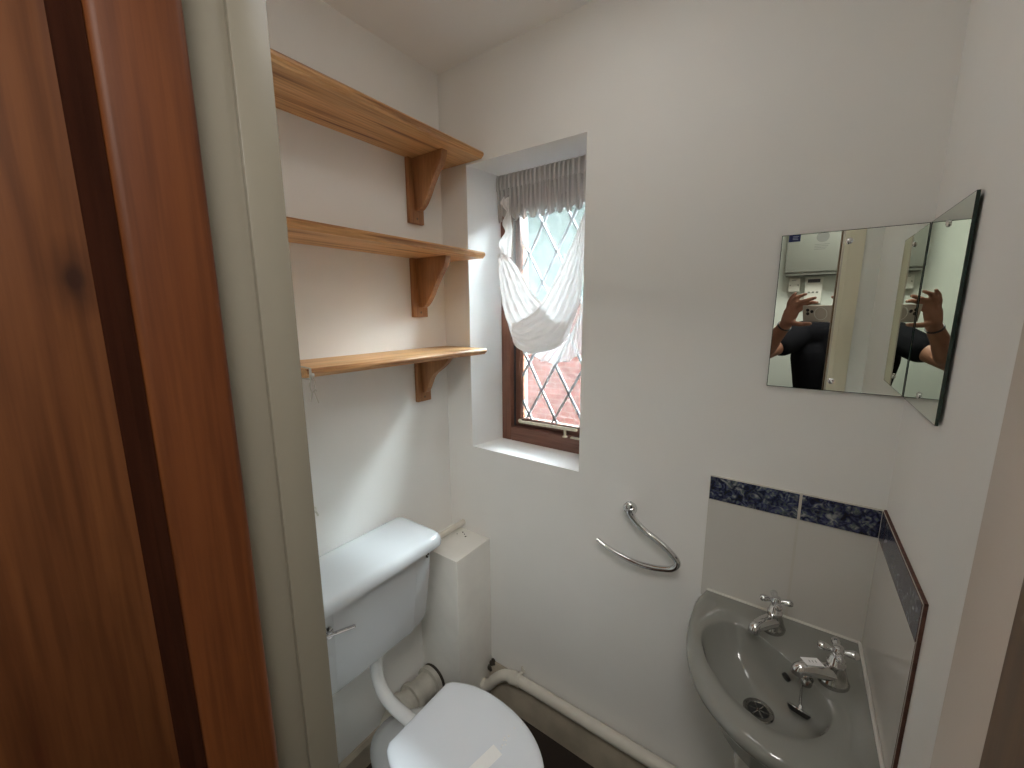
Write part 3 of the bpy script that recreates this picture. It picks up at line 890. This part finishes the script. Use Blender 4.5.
# ------------------------------------------------------------------ corner basin
bs = thing('corner_basin', 'grey ceramic corner basin below the tiles', 'basin', (1.16, -.13, 0))
ZR = .808
out_pts = spline([(.955, -.008, 0), (.943, -.040, 0), (.940, -.090, 0), (.943, -.155, 0), (.954, -.222, 0), (.977, -.288, 0), (1.008, -.338, 0), (1.048, -.374, 0), (1.092, -.397, 0), (1.140, -.405, 0), (1.195, -.398, 0), (1.245, -.383, 0), (1.2810, -.362, 0)], 6)
outl = [Vector((p.x, p.y, 0)) for p in out_pts]
n_edge = len(outl)
# walls side: from the right end back up to the corner, then along the back wall
outl += [Vector((1.2765 + FL * (.30 - .05 * k), -.30 + .05 * k, 0)) for k in range(6)] + [Vector((1.2765, -.0078, 0))] + [Vector((1.24 - .05 * k, -.0078, 0)) for k in range(6)]
inn = spline([(.985, -.140, 0), (1.010, -.108, 0), (1.040, -.096, 0), (1.075, -.106, 0), (1.115, -.130, 0), (1.150, -.158, 0), (1.185, -.190, 0), (1.212, -.226, 0), (1.218, -.262, 0), (1.203, -.305, 0), (1.170, -.336, 0), (1.125, -.344, 0), (1.080, -.328, 0), (1.040, -.300, 0), (1.005, -.258, 0), (.982, -.205, 0), (.978, -.168, 0), (.985, -.140, 0)], 5)[:-1]
# resample both by angle round the bowl centre so that they can be bridged
cB = Vector((1.104, -.2265, 0))
def polar(loop, n=96):
    A = []
    for k in range(n):
        a = -PI + 2 * PI * k / n
        d = Vector((math.cos(a), math.sin(a), 0)); best = None
        for i in range(len(loop)):
            p, q = loop[i] - cB, loop[(i + 1) % len(loop)] - cB
            den = d.x * (q.y - p.y) - d.y * (q.x - p.x)
            if abs(den) < 1e-12: continue
            e = q - p
            s = (p.x * e.y - p.y * e.x) / den
            t = (p.x * d.y - p.y * d.x) / den
            if s > 0 and -1e-9 <= t <= 1 + 1e-9: best = s if best is None else max(best, s)
        A.append(d * (best or 0))
    return A
PO, PI_ = polar(outl), polar(inn)
def onwall(p):        # 1 where the outline is against a wall
    q = cB + p
    return q.x > 1.274 or q.y > -.0085
def ring(f, z):
    return [cB + f(o, i) + Vector((0, 0, z(o, i) if callable(z) else z)) for o, i in zip(PO, PI_)]
def shrink(k):
    def f(o, i):
        if onwall(o): return o
        return o * (1 - k / o.length)
    return f
rings = [
    ring(lambda o, i: Vector((.02, .02, 0)) + i * .55, .600),
    ring(lambda o, i: Vector((.01, .01, 0)) + i * .80, .650),
    ring(lambda o, i: shrink(.120)(o, i), .700),
    ring(lambda o, i: shrink(.052)(o, i), .740),
    ring(lambda o, i: shrink(.014)(o, i), .768),
    ring(lambda o, i: o, .787),
    ring(lambda o, i: shrink(.001)(o, i), .798),
    ring(lambda o, i: shrink(.007)(o, i), .806),
    ring(lambda o, i: shrink(.016)(o, i), .8095),
    ring(lambda o, i: o.lerp(i, .6) if not onwall(o) else o.lerp(i, .55), .809),
    ring(lambda o, i: i * 1.015, .8075),
    ring(lambda o, i: i * .985, .802),
    ring(lambda o, i: i * .95, .790),
    ring(lambda o, i: i * .88, .768),
    ring(lambda o, i: i * .74, .744),
    ring(lambda o, i: i * .54, .727),
    ring(lambda o, i: i * .34, .7185),
    ring(lambda o, i: i * .18, .7165),
]
bm = B(); loft(bm, rings)
# low ridge that separates the tap deck from the bowl
bmesh.ops.recalc_face_normals(bm, faces=list(bm.faces))
obj('bowl', bm, M['grey_ceramic'], bs, ang=60)
bm = B()
dr = (1.104, -.2265, .7175)
lathe(bm, [(.028, -.002), (.029, .002), (.027, .0036), (.020, .003), (.018, .0005)], dr, (0, 0, 1), 30)
wst = obj('drain', bm, M['darkchrome'], bs)
bm = B(); lathe(bm, [(.0185, .0005), (.0185, .0022)], dr, (0, 0, 1), 24); obj('drain_hole', bm, M['rubber'], wst)
bm = B()
for k in range(3):
    a = k * PI / 3; d = Vector((math.cos(a), math.sin(a), 0))
    obox(bm, Vector(dr) + Vector((0, 0, .0026)), (d, d.cross(Vector((0, 0, 1))), Vector((0, 0, 1))), (.036, .0025, .0012))
obj('drain_cross', bm, M['darkchrome'], wst)
bm = B()
ovn = (Vector((1.10, -.215, .74)) - Vector((1.150, -.160, .765))).normalized()
ovp = Vector((1.145, -.170, .777)) 
lathe(bm, [(.0085, -.004), (.0085, .0015), (.004, .002)], ovp, ovn, 18)
obj('overflow_hole', bm, M['rubber'], bs)
bm = B()
def pr(r, z, cx=1.145, cy=-.170): return [Vector((cx + r * math.cos(2 * PI * k / 28), cy + r * math.sin(2 * PI * k / 28), z)) for k in range(28)]
loft(bm, [pr(.105, 0), pr(.10, .03), pr(.082, .12), pr(.074, .30), pr(.074, .45), pr(.082, .58), pr(.092, .64), pr(.095, .66)])
obj('pedestal', bm, mat('pale_pedestal_ceramic', (.60, .60, .56, 1), .12, coat=.3), bs, ang=50)

def tap(base, spout_dir, label, ha):
    b = Vector(base); t = thing('basin_tap', label, 'tap', base, 'crosshead taps on the corner basin')
    d = Vector((*spout_dir, 0)).normalized(); sd = Vector((-d.y, d.x, 0)); up = Vector((0, 0, 1))
    bm = B()
    # body: oval foot that runs into the spout
    rings = []
    for h, rx, ry, sh in ((0, .027, .0235, 0), (.006, .0275, .024, 0), (.010, .0255, .0220, 0), (.020, .0215, .0195, 0), (.030, .0185, .017, 0), (.040, .0150, .0145, 0), (.043, .0150, .0145, 0)):
        rings.append([b + d * (rx * math.cos(2 * PI * k / 24) + sh) + sd * ry * math.sin(2 * PI * k / 24) + up * h for k in range(24)])
    loft(bm, rings)
    obj('body', bm, M['darkchrome'], t)
    bm = B()
    pts = spline([b + up * .022, b + d * .022 + up * .026, b + d * .045 + up * .029, b + d * .064 + up * .029], 6)
    rr_ = [lerp(.0178, .0125, k / (len(pts) - 1)) for k in range(len(pts))]
    tube(bm, pts, rr_, 18)
    tube(bm, spline([b + d * .058 + up * .030, b + d * .068 + up * .027, b + d * .071 + up * .017], 5), [.0122] * 4 + [.0118] * 7, 16)
    obj('spout', bm, M['chrome'], t)
    bm = B()
    lathe(bm, [(.0155, .043), (.016, .047), (.0135, .050), (.0115, .060), (.0085, .063), (.0075, .066)], b, (0, 0, 1), 24)
    obj('bonnet', bm, M['chrome'], t)
    bm = B()
    hz = .0735
    lathe(bm, [(.0085, .064), (.0105, .068), (.0110, .073), (.0105, .078), (.009, .081), (.0088, .083), (.006, .085), (0, .0855)], b, (0, 0, 1), 20)
    for k in range(4):
        a = ha + k * PI / 2; e = Vector((math.cos(a), math.sin(a), .06)).normalized()
        c0 = b + up * hz
        tube(bm, [c0 + e * .006, c0 + e * .012, c0 + e * .018, c0 + e * .024, c0 + e * .029, c0 + e * .0325, c0 + e * .034], [.0045, .005, .0066, .0080, .0078, .0055, .001], 12)
    obj('cross_handle', bm, M['chrome'], t)
    return t
tap((1.113, -.070, .8085), (-.50, -.86), 'chrome crosshead basin tap nearest the back wall tiles', .22)
tap((1.222, -.168, .8085), (-.86, -.50), 'chrome crosshead basin tap by the right wall, paper tag on its spout', .10)
bm = B()
d = Vector((-.86, -.50, 0)).normalized(); sd = Vector((-d.y, d.x, 0)); b = Vector((1.222, -.168, .8085))
obox(bm, b + d * .043 + Vector((0, 0, .0425)) + sd * (-.003), (d, (sd + Vector((0, 0, .15))).normalized(), Vector((0, 0, 1))), (.032, .024, .0008))
for k in range(3):
    obox(bm, b + d * (.036 + .006 * k) + Vector((0, 0, .0432)) + sd * (-.003), (sd, d, Vector((0, 0, 1))), (.006, .0008, .0003), mi=1)
tag(obj('paper_tag', bm, [M['paper'], M['text']], loc=b + Vector((0, 0, .04))), 'small white paper tag lying on the spout of the right tap', 'tag')
# plug on its chain
bm = B(); tube(bm, [(.958, -.0095, .8095), (1.276, -.0095, .8095)], .0035, 8); tube(bm, [(1.2762, -.010, .8095), (1.2808, -.35, .8095)], .0035, 8)
obj('sealant', bm, M['sealant'], bs)
pg = thing('basin_plug', 'basin plug hanging on a short chain below the right tap', 'plug', (1.172, -.205, .735))
pn = Vector((.16, .60, .78)).normalized()
bm = B(); lathe(bm, [(.016, -.007), (.019, -.004), (.021, 0), (.021, .0015)], (1.172, -.214, .752), pn, 24); obj('stopper', bm, M['rubber'], pg)
bm = B(); lathe(bm, [(.0215, .0012), (.0215, .003), (.019, .0038), (.004, .005), (.0035, .010), (0, .011)], (1.172, -.214, .752), pn, 24); obj('stopper_cap', bm, M['chrome'], pg)
bm = B()
ch = spline([Vector((1.172, -.214, .752)) + pn * .011, (1.172, -.206, .766), (1.172, -.199, .780), (1.172, -.190, .792), (1.178, -.187, .803)], 5)
for k, p_ in enumerate(ch): ball(bm, p_, .0021, n=5)
for p_, q_ in zip(ch, ch[1:]): tube(bm, [p_, q_], .0008, 5)
lathe(bm, [(.011, -.012), (.013, 0), (.011, .006), (.004, .009)], (1.178, -.187, .803), Vector((-.5, -.5, .5)), 16)
obj('chain', bm, M['darkchrome'], pg)

# ------------------------------------------------------------------ towel ring
bm = B()
ring_pts = [(.748, -.045, 1.000), (.750, -.045, .985), (.769, -.045, .963), (.795, -.045, .944), (.824, -.045, .930), (.860, -.045, .908), (.882, -.045, .888), (.886, -.045, .874), (.875, -.045, .858), (.852, -.045, .848), (.815, -.045, .840), (.772, -.045, .838), (.727, -.045, .844), (.686, -.045, .856), (.653, -.045, .871)]
sp_ = spline(ring_pts, 6)
rad = []
for k in range(len(sp_)):
    t = k / (len(sp_) - 1)
    rad.append(.0130 if t < .02 else lerp(.0140, .0086, min(1, t / .16)) if t < .16 else (.0086 if t < .72 else lerp(.0086, .0056, (t - .72) / .28)))
tube(bm, sp_, rad, 14)
tr_ = thing('towel_ring', 'open chrome towel ring on the back wall left of the basin', 'towel ring', (.742, 0, .985))
obj('ring', bm, M['chrome'], tr_, ang=60)
bm = B()
tube(bm, spline([(.736, -.0008, .978), (.738, -.006, .979), (.742, -.022, .986), (.746, -.038, .995), (.748, -.047, 1.0), (.749, -.052, 1.001)], 5), [.0205] * 3 + [.0195] * 4 + [.0175] * 5 + [.0168] * 5 + [.0160] * 5 + [.0145, .0130, .010, .004][:4], 20)
obj('wall_post', bm, M['chrome'], tr_, ang=60)

# ------------------------------------------------------------------ mirrors
def mirror_slab(x0, x1, y0, y1, z0, z1, face):
    bm = B(); t = bmesh.new(); bmesh.ops.create_cube(t, size=1)
    for v in t.verts:
        v.co = Vector((x0 + (x1 - x0) * (v.co.x + .5), y0 + (y1 - y0) * (v.co.y + .5), z0 + (z1 - z0) * (v.co.z + .5)))
    bmesh.ops.recalc_face_normals(t, faces=list(t.faces))
    for f in t.faces: f.material_index = 1
    ff = [f for f in t.faces if f.normal.dot(Vector(face)) > .9]
    bmesh.ops.inset_region(t, faces=ff, thickness=.0011, use_even_offset=True)
    for f in ff: f.material_index = 0
    me = bpy.data.meshes.new('t'); t.to_mesh(me); t.free(); bm.from_mesh(me); bpy.data.meshes.remove(me)
    return bm
MZ0, MZ1 = 1.378, 1.7135
mA = thing('wall_mirror', 'frameless mirror on the back wall with a small blue sticker in its corner', 'mirror', (1.16, 0, MZ0), 'frameless mirrors in the corner')
obj('mirror_plate', mirror_slab(1.0456, 1.2798, -.006, -.0008, MZ0, MZ1, (0, -1, 0)), [M['mirror'], M['mirror_edge']], mA, smooth=False)
for z in (1.691, 1.400):
    bm = B(); lathe(bm, [(.0062, -.0002), (.0062, .0012), (.004, .0032), (0, .0038)], (1.163, -.006, z), (0, -1, 0), 18); obj('mirror_screw', bm, M['chrome'], mA)
bm = B(); box(bm, 1.0585, 1.0795, -.0066, -.006, 1.6985, 1.7128)
for k, (xa, xb) in enumerate(((1.0655, 1.0765), (1.0655, 1.0745), (1.0655, 1.0755))):
    box(bm, xa, xb, -.0069, -.0066, 1.7085 - .0028 * k, 1.7096 - .0028 * k, mi=1)
obj('sticker', bm, [M['blue'], mat('sticker_print', (.45, .5, .65, 1), .5)], mA, smooth=False)
mB = thing('wall_mirror', 'narrower frameless mirror on the right wall with a thick dark edge', 'mirror', (1.285, -.13, MZ0), 'frameless mirrors in the corner')
obj('mirror_plate', mirror_slab(1.2802, 1.2843, -.262, -.0064, MZ0, MZ1, (-1, 0, 0)), [M['mirror'], M['mirror_edge']], mB, smooth=False)
for z in (1.690, 1.404):
    bm = B(); lathe(bm, [(.0062, -.0002), (.0062, .0012), (.004, .0032), (0, .0038)], (1.2802, -.137, z), (-1, 0, 0), 18); obj('mirror_screw', bm, M['chrome'], mB)

# ------------------------------------------------------------------ hall things seen in the mirror
hc = thing('meter_cabinet', 'grey metal meter cabinet on the hall wall, seen in the mirror', 'cabinet', (1.22, YHB, 1.757))
bm = B(); box(bm, .975, 1.50, YHB + .001, YHB + .115, 1.757, 2.24, .004); obj('cabinet_body', bm, M['cab'], hc)
bm = B(); box(bm, .973, 1.502, YHB + .115, YHB + .125, 1.775, 2.242, .004); obj('cabinet_door', bm, M['cab'], hc)
bm = B()
for k in range(4): box(bm, 1.105, 1.175 - .006 * k, YHB + .125, YHB + .1254, 1.925 - .009 * k, 1.928 - .009 * k)
lathe(bm, [(.030, .125), (.030, .1254)], (1.14, YHB, 1.968), (0, 1, 0), 24)
obj('printed_notice', bm, M['text'], hc)
pgm = thing('heating_programmer', 'cream heating programmer with a dark display, below the meter cabinet', 'programmer', (1.137, YHB, 1.61))
bm = B(); box(bm, 1.080, 1.168, YHB - .0005, YHB + .045, 1.59, 1.750, .006); obj('case', bm, M['device'], pgm)
bm = B(); box(bm, 1.093, 1.154, YHB + .045, YHB + .0465, 1.716, 1.736); obj('display', bm, M['black'], pgm)
bm = B()
for k in range(3): box(bm, 1.098 + .02 * k, 1.110 + .02 * k, YHB + .045, YHB + .048, 1.655, 1.664, .001)
obj('button', bm, M['cab'], pgm)
jb = thing('thermostat', 'small white thermostat left of the heating programmer', 'thermostat', (1.043, YHB, 1.665))
bm = B(); box(bm, .996, 1.056, YHB - .0005, YHB + .04, 1.665, 1.750, .006); obj('case', bm, M['device'], jb)
bm = B(); box(bm, 1.012, 1.034, YHB + .04, YHB + .0412, 1.731, 1.734)
obj('slot', bm, M['text'], jb)
for x in (1.006, 1.046):
    bm = B(); lathe(bm, [(.003, .04), (.002, .0415)], (x, YHB, 1.705), (0, 1, 0), 10); obj('screw', bm, M['text'], jb)

# ------------------------------------------------------------------ phone and the person holding it
PC = CAM - cu * .015 + cr * .050 - cf * .0085
ph = thing('phone', 'pale smartphone held up to take the picture, seen in the mirror', 'phone', PC)
bm = B(); obox(bm, PC, (cr, cu, cf), (.147, .0715, .008), .0035, seg=3); obj('phone_case', bm, M['phone'], ph)
bm = B(); obox(bm, PC - cf * .0042, (cr, cu, cf), (.139, .0645, .0008)); obj('screen', bm, M['black'], ph)
bm = B()
def pp_(a, b_, c): return CAM + cr * a + cu * b_ + cf * c
rt = []
for k in range(33):
    a = 2 * PI * k / 32; rt.append(pp_(.055 + .026 * math.cos(a), -.015 + .026 * math.sin(a), -.0042))
tube(bm, rt, .0016, 6, cap=False)
obj('magnet_ring', bm, M['phone_ring'], ph)
for (a, b_) in ((0, .0045), (.0, -.0155), (.018, -.006)):
    if (a, b_) == (0, .0045): a, b_ = (0, 0)
    bm = B(); lathe(bm, [(.0068, -.0005), (.0068, .0012), (.005, .0014), (.0048, .0009)], pp_(a, b_, -.0045), cf, 18); obj('lens', bm, M['black'], ph)

def capsule(bm, a, b, ra, rb, n=10):
    a, b = Vector(a), Vector(b)
    d = b - a; L = d.length
    if L < 1e-6: ball(bm, a, ra, n=8); return
    d /= L
    ref = Vector((0, 0, 1)) if abs(d.z) < .9 else Vector((1, 0, 0))
    u = (ref - d * ref.dot(d)).normalized(); w = d.cross(u)
    rings = []
    for k in range(1, 6):
        th = PI / 2 * (1 - k / 5); rings.append((a - d * ra * math.sin(th), ra * math.cos(th)))
    for k in range(0, 5):
        th = PI / 2 * k / 5; rings.append((b + d * rb * math.sin(th), rb * math.cos(th)))
    rings = [(p_, max(r_, 1e-4)) for p_, r_ in rings]
    loft(bm, [[p_ + (u * math.cos(2 * PI * k / (2 * n)) + w * math.sin(2 * PI * k / (2 * n))) * r_ for k in range(2 * n)] for p_, r_ in rings])
def chain(bm, pts, rs):
    for i in range(len(pts) - 1): capsule(bm, pts[i], pts[i+1], rs[i], rs[i+1])
def remeshed(name, bm, m, parent, vox, it=6, loc=None):
    o = obj(name, bm, m, parent, loc)
    md = o.modifiers.new('r', 'REMESH'); md.mode = 'VOXEL'; md.voxel_size = vox; md.use_smooth_shade = True
    sm = o.modifiers.new('s', 'SMOOTH'); sm.factor = .5; sm.iterations = it
    bpy.context.view_layer.update()
    dg = bpy.context.evaluated_depsgraph_get()
    me = bpy.data.meshes.new_from_object(o.evaluated_get(dg))
    o.modifiers.clear(); o.data = me
    for p_ in me.polygons: p_.use_smooth = True
    if not me.materials: me.materials.append(m)
    return o
shL, shR = Vector((1.095, -1.60, 1.425)), Vector((1.47, -1.60, 1.41))
elL, elR = Vector((.935, -1.385, 1.330)), Vector((1.60, -1.40, 1.24))
wrL, wrR = pp_(-.134, -.074, -.045), pp_(.225, -.085, -.05)
neck0, headc = Vector((1.285, -1.615, 1.46)), Vector((1.335, -1.555, 1.625))
person = remeshed
bm = B()
# trunk
chain(bm, [(1.28, -1.66, .93), (1.28, -1.66, 1.05), (1.28, -1.63, 1.22), (1.28, -1.62, 1.36), neck0], [.135, .125, .125, .115, .07])
chain(bm, [(1.205, -1.66, .92), (1.205, -1.645, 1.10), (1.17, -1.625, 1.30)], [.105, .10, .10]); chain(bm, [(1.37, -1.66, .92), (1.37, -1.645, 1.10), (1.39, -1.625, 1.30)], [.105, .10, .10])
chain(bm, [shL, neck0, shR], [.058, .065, .058])
chain(bm, [neck0, neck0.lerp(headc, .55)], [.058, .056])
# head
ball(bm, headc + Vector((0, -.01, .03)), (.074, .092, .098)); ball(bm, headc + Vector((0, .022, -.045)), (.058, .066, .062))
capsule(bm, headc + Vector((0, .078, .028)), headc + Vector((0, .100, -.012)), .008, .014)
capsule(bm, headc + Vector((-.022, .080, -.052)), headc + Vector((.022, .080, -.052)), .009, .009)
capsule(bm, headc + Vector((-.035, .074, .040)), headc + Vector((.035, .074, .040)), .012, .012)
for s in (-1, 1): ball(bm, headc + Vector((.076 * s, -.01, .0)), (.012, .02, .032))
# arms
chain(bm, [shL, elL, wrL], [.052, .041, .027]); chain(bm, [shR, elR, wrR], [.052, .041, .027])
capsule(bm, elL.lerp(wrL, .2), elL.lerp(wrL, .45), .044, .038); capsule(bm, elR.lerp(wrR, .2), elR.lerp(wrR, .45), .044, .038)
# hands: palms and five bent fingers each
def hand(mir):
    f = (lambda a: a) if not mir else (lambda a: .130 - a)
    Q = lambda L: [pp_(f(a), b_, c) for a, b_, c in L]
    w = wrL if not mir else wrR
    pl = Q([(-.120, -.045, -.034), (-.108, -.012, -.029), (-.098, .006, -.026)])
    chain(bm, [w] + pl, [.025, .022, .019, .014])
    chain(bm, [w] + Q([(-.100, -.045, -.030), (-.078, -.018, -.027), (-.066, .006, -.026)]), [.024, .022, .018, .013])
    chain(bm, Q([(-.108, -.004, -.027), (-.098, .030, -.020), (-.080, .056, -.014), (-.058, .075, -.010)]), [.0105, .0090, .0080, .0065])
    chain(bm, Q([(-.088, .004, -.026), (-.070, .036, -.016), (-.042, .060, -.010), (-.010, .070, -.008)]), [.0110, .0095, .0085, .0068])
    chain(bm, Q([(-.070, .004, -.026), (-.044, .032, -.014), (-.006, .043, -.009), (.030, .053, -.008)]), [.0110, .0098, .0088, .0072])
    chain(bm, Q([(-.055, -.004, -.029), (-.028, .024, -.031), (.004, .031, -.029), (.026, .029, -.025)]), [.0105, .0095, .0085, .0070])
    chain(bm, Q([(-.105, -.052, -.032), (-.076, -.064, -.022), (-.036, -.065, -.014), (.004, -.061, -.011)]), [.0170, .0120, .0105, .0085])
hand(False); hand(True)
# legs and feet
for s in (-1, 1):
    chain(bm, [(1.28 + .09 * s, -1.66, .90), (1.28 + .10 * s, -1.635, .50), (1.28 + .105 * s, -1.66, .09)], [.092, .058, .042])
    capsule(bm, (1.28 + .105 * s, -1.67, .045), (1.28 + .125 * s, -1.50, .035), .04, .032)
pr_ = remeshed('person', bm, M['skin'], None, .0042, 5, loc=(1.28, -1.66, 0))
tag(pr_, 'person in a black short-sleeved top holding up a phone, seen in the mirror', 'person')
bm = B()
chain(bm, [(1.28, -1.66, .86), (1.28, -1.66, 1.05), (1.28, -1.63, 1.22), (1.28, -1.62, 1.36), (1.285, -1.615, 1.425)], [.148, .138, .138, .128, .085])
chain(bm, [(1.20, -1.66, .86), (1.20, -1.645, 1.10), (1.165, -1.625, 1.31)], [.118, .113, .112]); chain(bm, [(1.375, -1.66, .86), (1.375, -1.645, 1.10), (1.395, -1.625, 1.31)], [.118, .113, .112])
chain(bm, [shL, (1.285, -1.615, 1.435), shR], [.072, .075, .072])
capsule(bm, shL, shL.lerp(elL, .50), .070, .066); capsule(bm, shR, shR.lerp(elR, .50), .070, .066)
remeshed('shirt', bm, M['shirt'], pr_, .007, 4)
bm = B()
chain(bm, [(1.28, -1.66, .93), (1.28, -1.66, .86)], [.135, .13])
for s in (-1, 1): chain(bm, [(1.28 + .09 * s, -1.66, .90), (1.28 + .10 * s, -1.635, .50), (1.28 + .105 * s, -1.66, .12)], [.11, .076, .064])
remeshed('trousers', bm, M['trousers'], pr_, .010, 3)
for s in (-1, 1):
    bm = B(); capsule(bm, (1.28 + .105 * s, -1.68, .048), (1.28 + .127 * s, -1.49, .040), .047, .039); box(bm, 1.28 + .105 * s - .04, 1.28 + .12 * s + .04, -1.72, -1.46, 0.001, .02, .008)
    remeshed('shoe', bm, M['black'], pr_, .006, 3)
bm = B(); ball(bm, headc + Vector((0, -.022, .05)), (.080, .090, .090)); ball(bm, headc + Vector((0, -.06, .0)), (.070, .055, .06))
remeshed('hair', bm, M['hair'], pr_, .006, 3)
for s in (-1, 1):
    bm = B(); ball(bm, headc + Vector((.030 * s, .074, .020)), .012, n=8); obj('eye', bm, M['device'], pr_)
bm = B()
dw = (wrL - elL).normalized()
lathe(bm, [(.0295, -.004), (.031, -.002), (.031, .002), (.0295, .004)], wrL - dw * .012, dw, 26)
obj('bracelet', bm, M['black'], pr_)

# ------------------------------------------------------------------ outside the window
BRICK_TOP = 1.62
# the neighbouring building across a narrow passage: brick below, pale render above, unseen deep eaves added to shade the brick
bm = B()
box(bm, -5, 6, 2.3, 2.5, -.1, BRICK_TOP); box(bm, -5, 6, 2.28, 2.5, BRICK_TOP, 2.46, mi=1)
prism(bm, [(1.45, 2.40), (2.5, 2.46), (4.2, 3.4), (4.2, 3.5), (1.43, 2.53)], 'x', -5, 6, mi=2)
og = struct(obj('wall_neighbour', bm, [M['brick'], M['render'], M['shade_eaves']]), 'red brick and pale rendered building outside the leaded window')
# outer face of this house, with the window opening; made tall to keep sky off the brick
bm = B()
for (xa, xb, za, zb_) in ((-5, .148, -.1, 5.5), (.548, 6, -.1, 5.5), (.148, .548, -.1, 1.040), (.148, .548, 2.044, 5.5)): box(bm, xa, xb, .271, .34, za, zb_)
struct(obj('wall_exterior', bm, M['render']))
bm = B(); box(bm, -6, 6, .27, 9, -.2, -.1); struct(obj('ground', bm, M['paving']))

# ------------------------------------------------------------------ light
SKY, FILL, HALL, FAR, EXPO = 35.0, .40, 5.4, .8, 1.53
wd = bpy.data.worlds.new('overcast'); S.world = wd; wd.use_nodes = True
nt = wd.node_tree; nt.nodes.clear()
bg = nt.nodes.new('ShaderNodeBackground'); ow = nt.nodes.new('ShaderNodeOutputWorld')
bg.inputs['Color'].default_value = (.84, .94, 1.0, 1); bg.inputs['Strength'].default_value = 8
tcw = nt.nodes.new('ShaderNodeTexCoord'); sx = nt.nodes.new('ShaderNodeSeparateXYZ')
mrw = nt.nodes.new('ShaderNodeMapRange')       # overcast sky: three times brighter overhead than at the horizon
mrw.inputs['From Min'].default_value = 0; mrw.inputs['From Max'].default_value = 1
mrw.inputs['To Min'].default_value = 1; mrw.inputs['To Max'].default_value = 3
mlw = nt.nodes.new('ShaderNodeMath'); mlw.operation = 'MULTIPLY'; mlw.inputs[1].default_value = SKY
nt.links.new(tcw.outputs['Generated'], sx.inputs[0]); nt.links.new(sx.outputs['Z'], mrw.inputs['Value'])
nt.links.new(mrw.outputs[0], mlw.inputs[0]); nt.links.new(mlw.outputs[0], bg.inputs['Strength'])
nt.links.new(bg.outputs[0], ow.inputs[0])
def area(name, loc, rot, sx, sy, power, col=(1, 1, 1), portal=False, shape='RECTANGLE'):
    l = bpy.data.lights.new(name, 'AREA'); l.shape = shape; l.size = sx
    if shape in ('RECTANGLE', 'ELLIPSE'): l.size_y = sy
    l.energy = power; l.color = col
    o = bpy.data.objects.new(name, l); C.objects.link(o); o.location = loc; o.rotation_euler = rot
    if portal: l.cycles.is_portal = True
    return o
area('window_portal', (.345, .262, 1.54), (-PI / 2, 0, 0), .37, .94, 1, portal=True)
area('hall_ceiling_lamp', (1.28, -1.38, 2.33), (0, 0, 0), .55, .45, HALL, (1, .97, .92))
area('hall_far_lamp', (-.3, -1.5, 2.33), (0, 0, 0), .30, .30, FAR, (1, .97, .92), shape='DISK')

pl = bpy.data.lights.new('room_fill_point', 'POINT'); pl.energy = .11; pl.shadow_soft_size = .12; pl.color = (1, .98, .95)  # added fill light to brighten the ceiling, no fixture here
po = bpy.data.objects.new('room_fill_point', pl); C.objects.link(po); po.location = (.70, -.50, 2.19)
area('room_fill', (.70, -.50, 2.335), (0, 0, 0), .34, .34, FILL, (1, .98, .95), shape='DISK')  # unseen downward fill added to lift the whole room

# ------------------------------------------------------------------ camera
cd = bpy.data.cameras.new('camera'); cd.sensor_width = 36; cd.lens = 407.905 * 36 / 1024; cd.clip_start = .003
co = bpy.data.objects.new('camera', cd); C.objects.link(co)
m = Matrix((cr, cu, -cf)).transposed().to_4x4(); m.translation = CAM
co.matrix_world = m
S.camera = co
S.view_settings.view_transform = 'Standard'; S.view_settings.look = 'None'; S.view_settings.gamma = 1
S.view_settings.exposure = EXPO
S.view_settings.use_curve_mapping = False
S.cycles.max_bounces = 14; S.cycles.diffuse_bounces = 8; S.cycles.glossy_bounces = 8; S.cycles.transparent_max_bounces = 16; S.cycles.transmission_bounces = 8
S.cycles.use_denoising = True
S.cycles.sample_clamp_indirect = 6
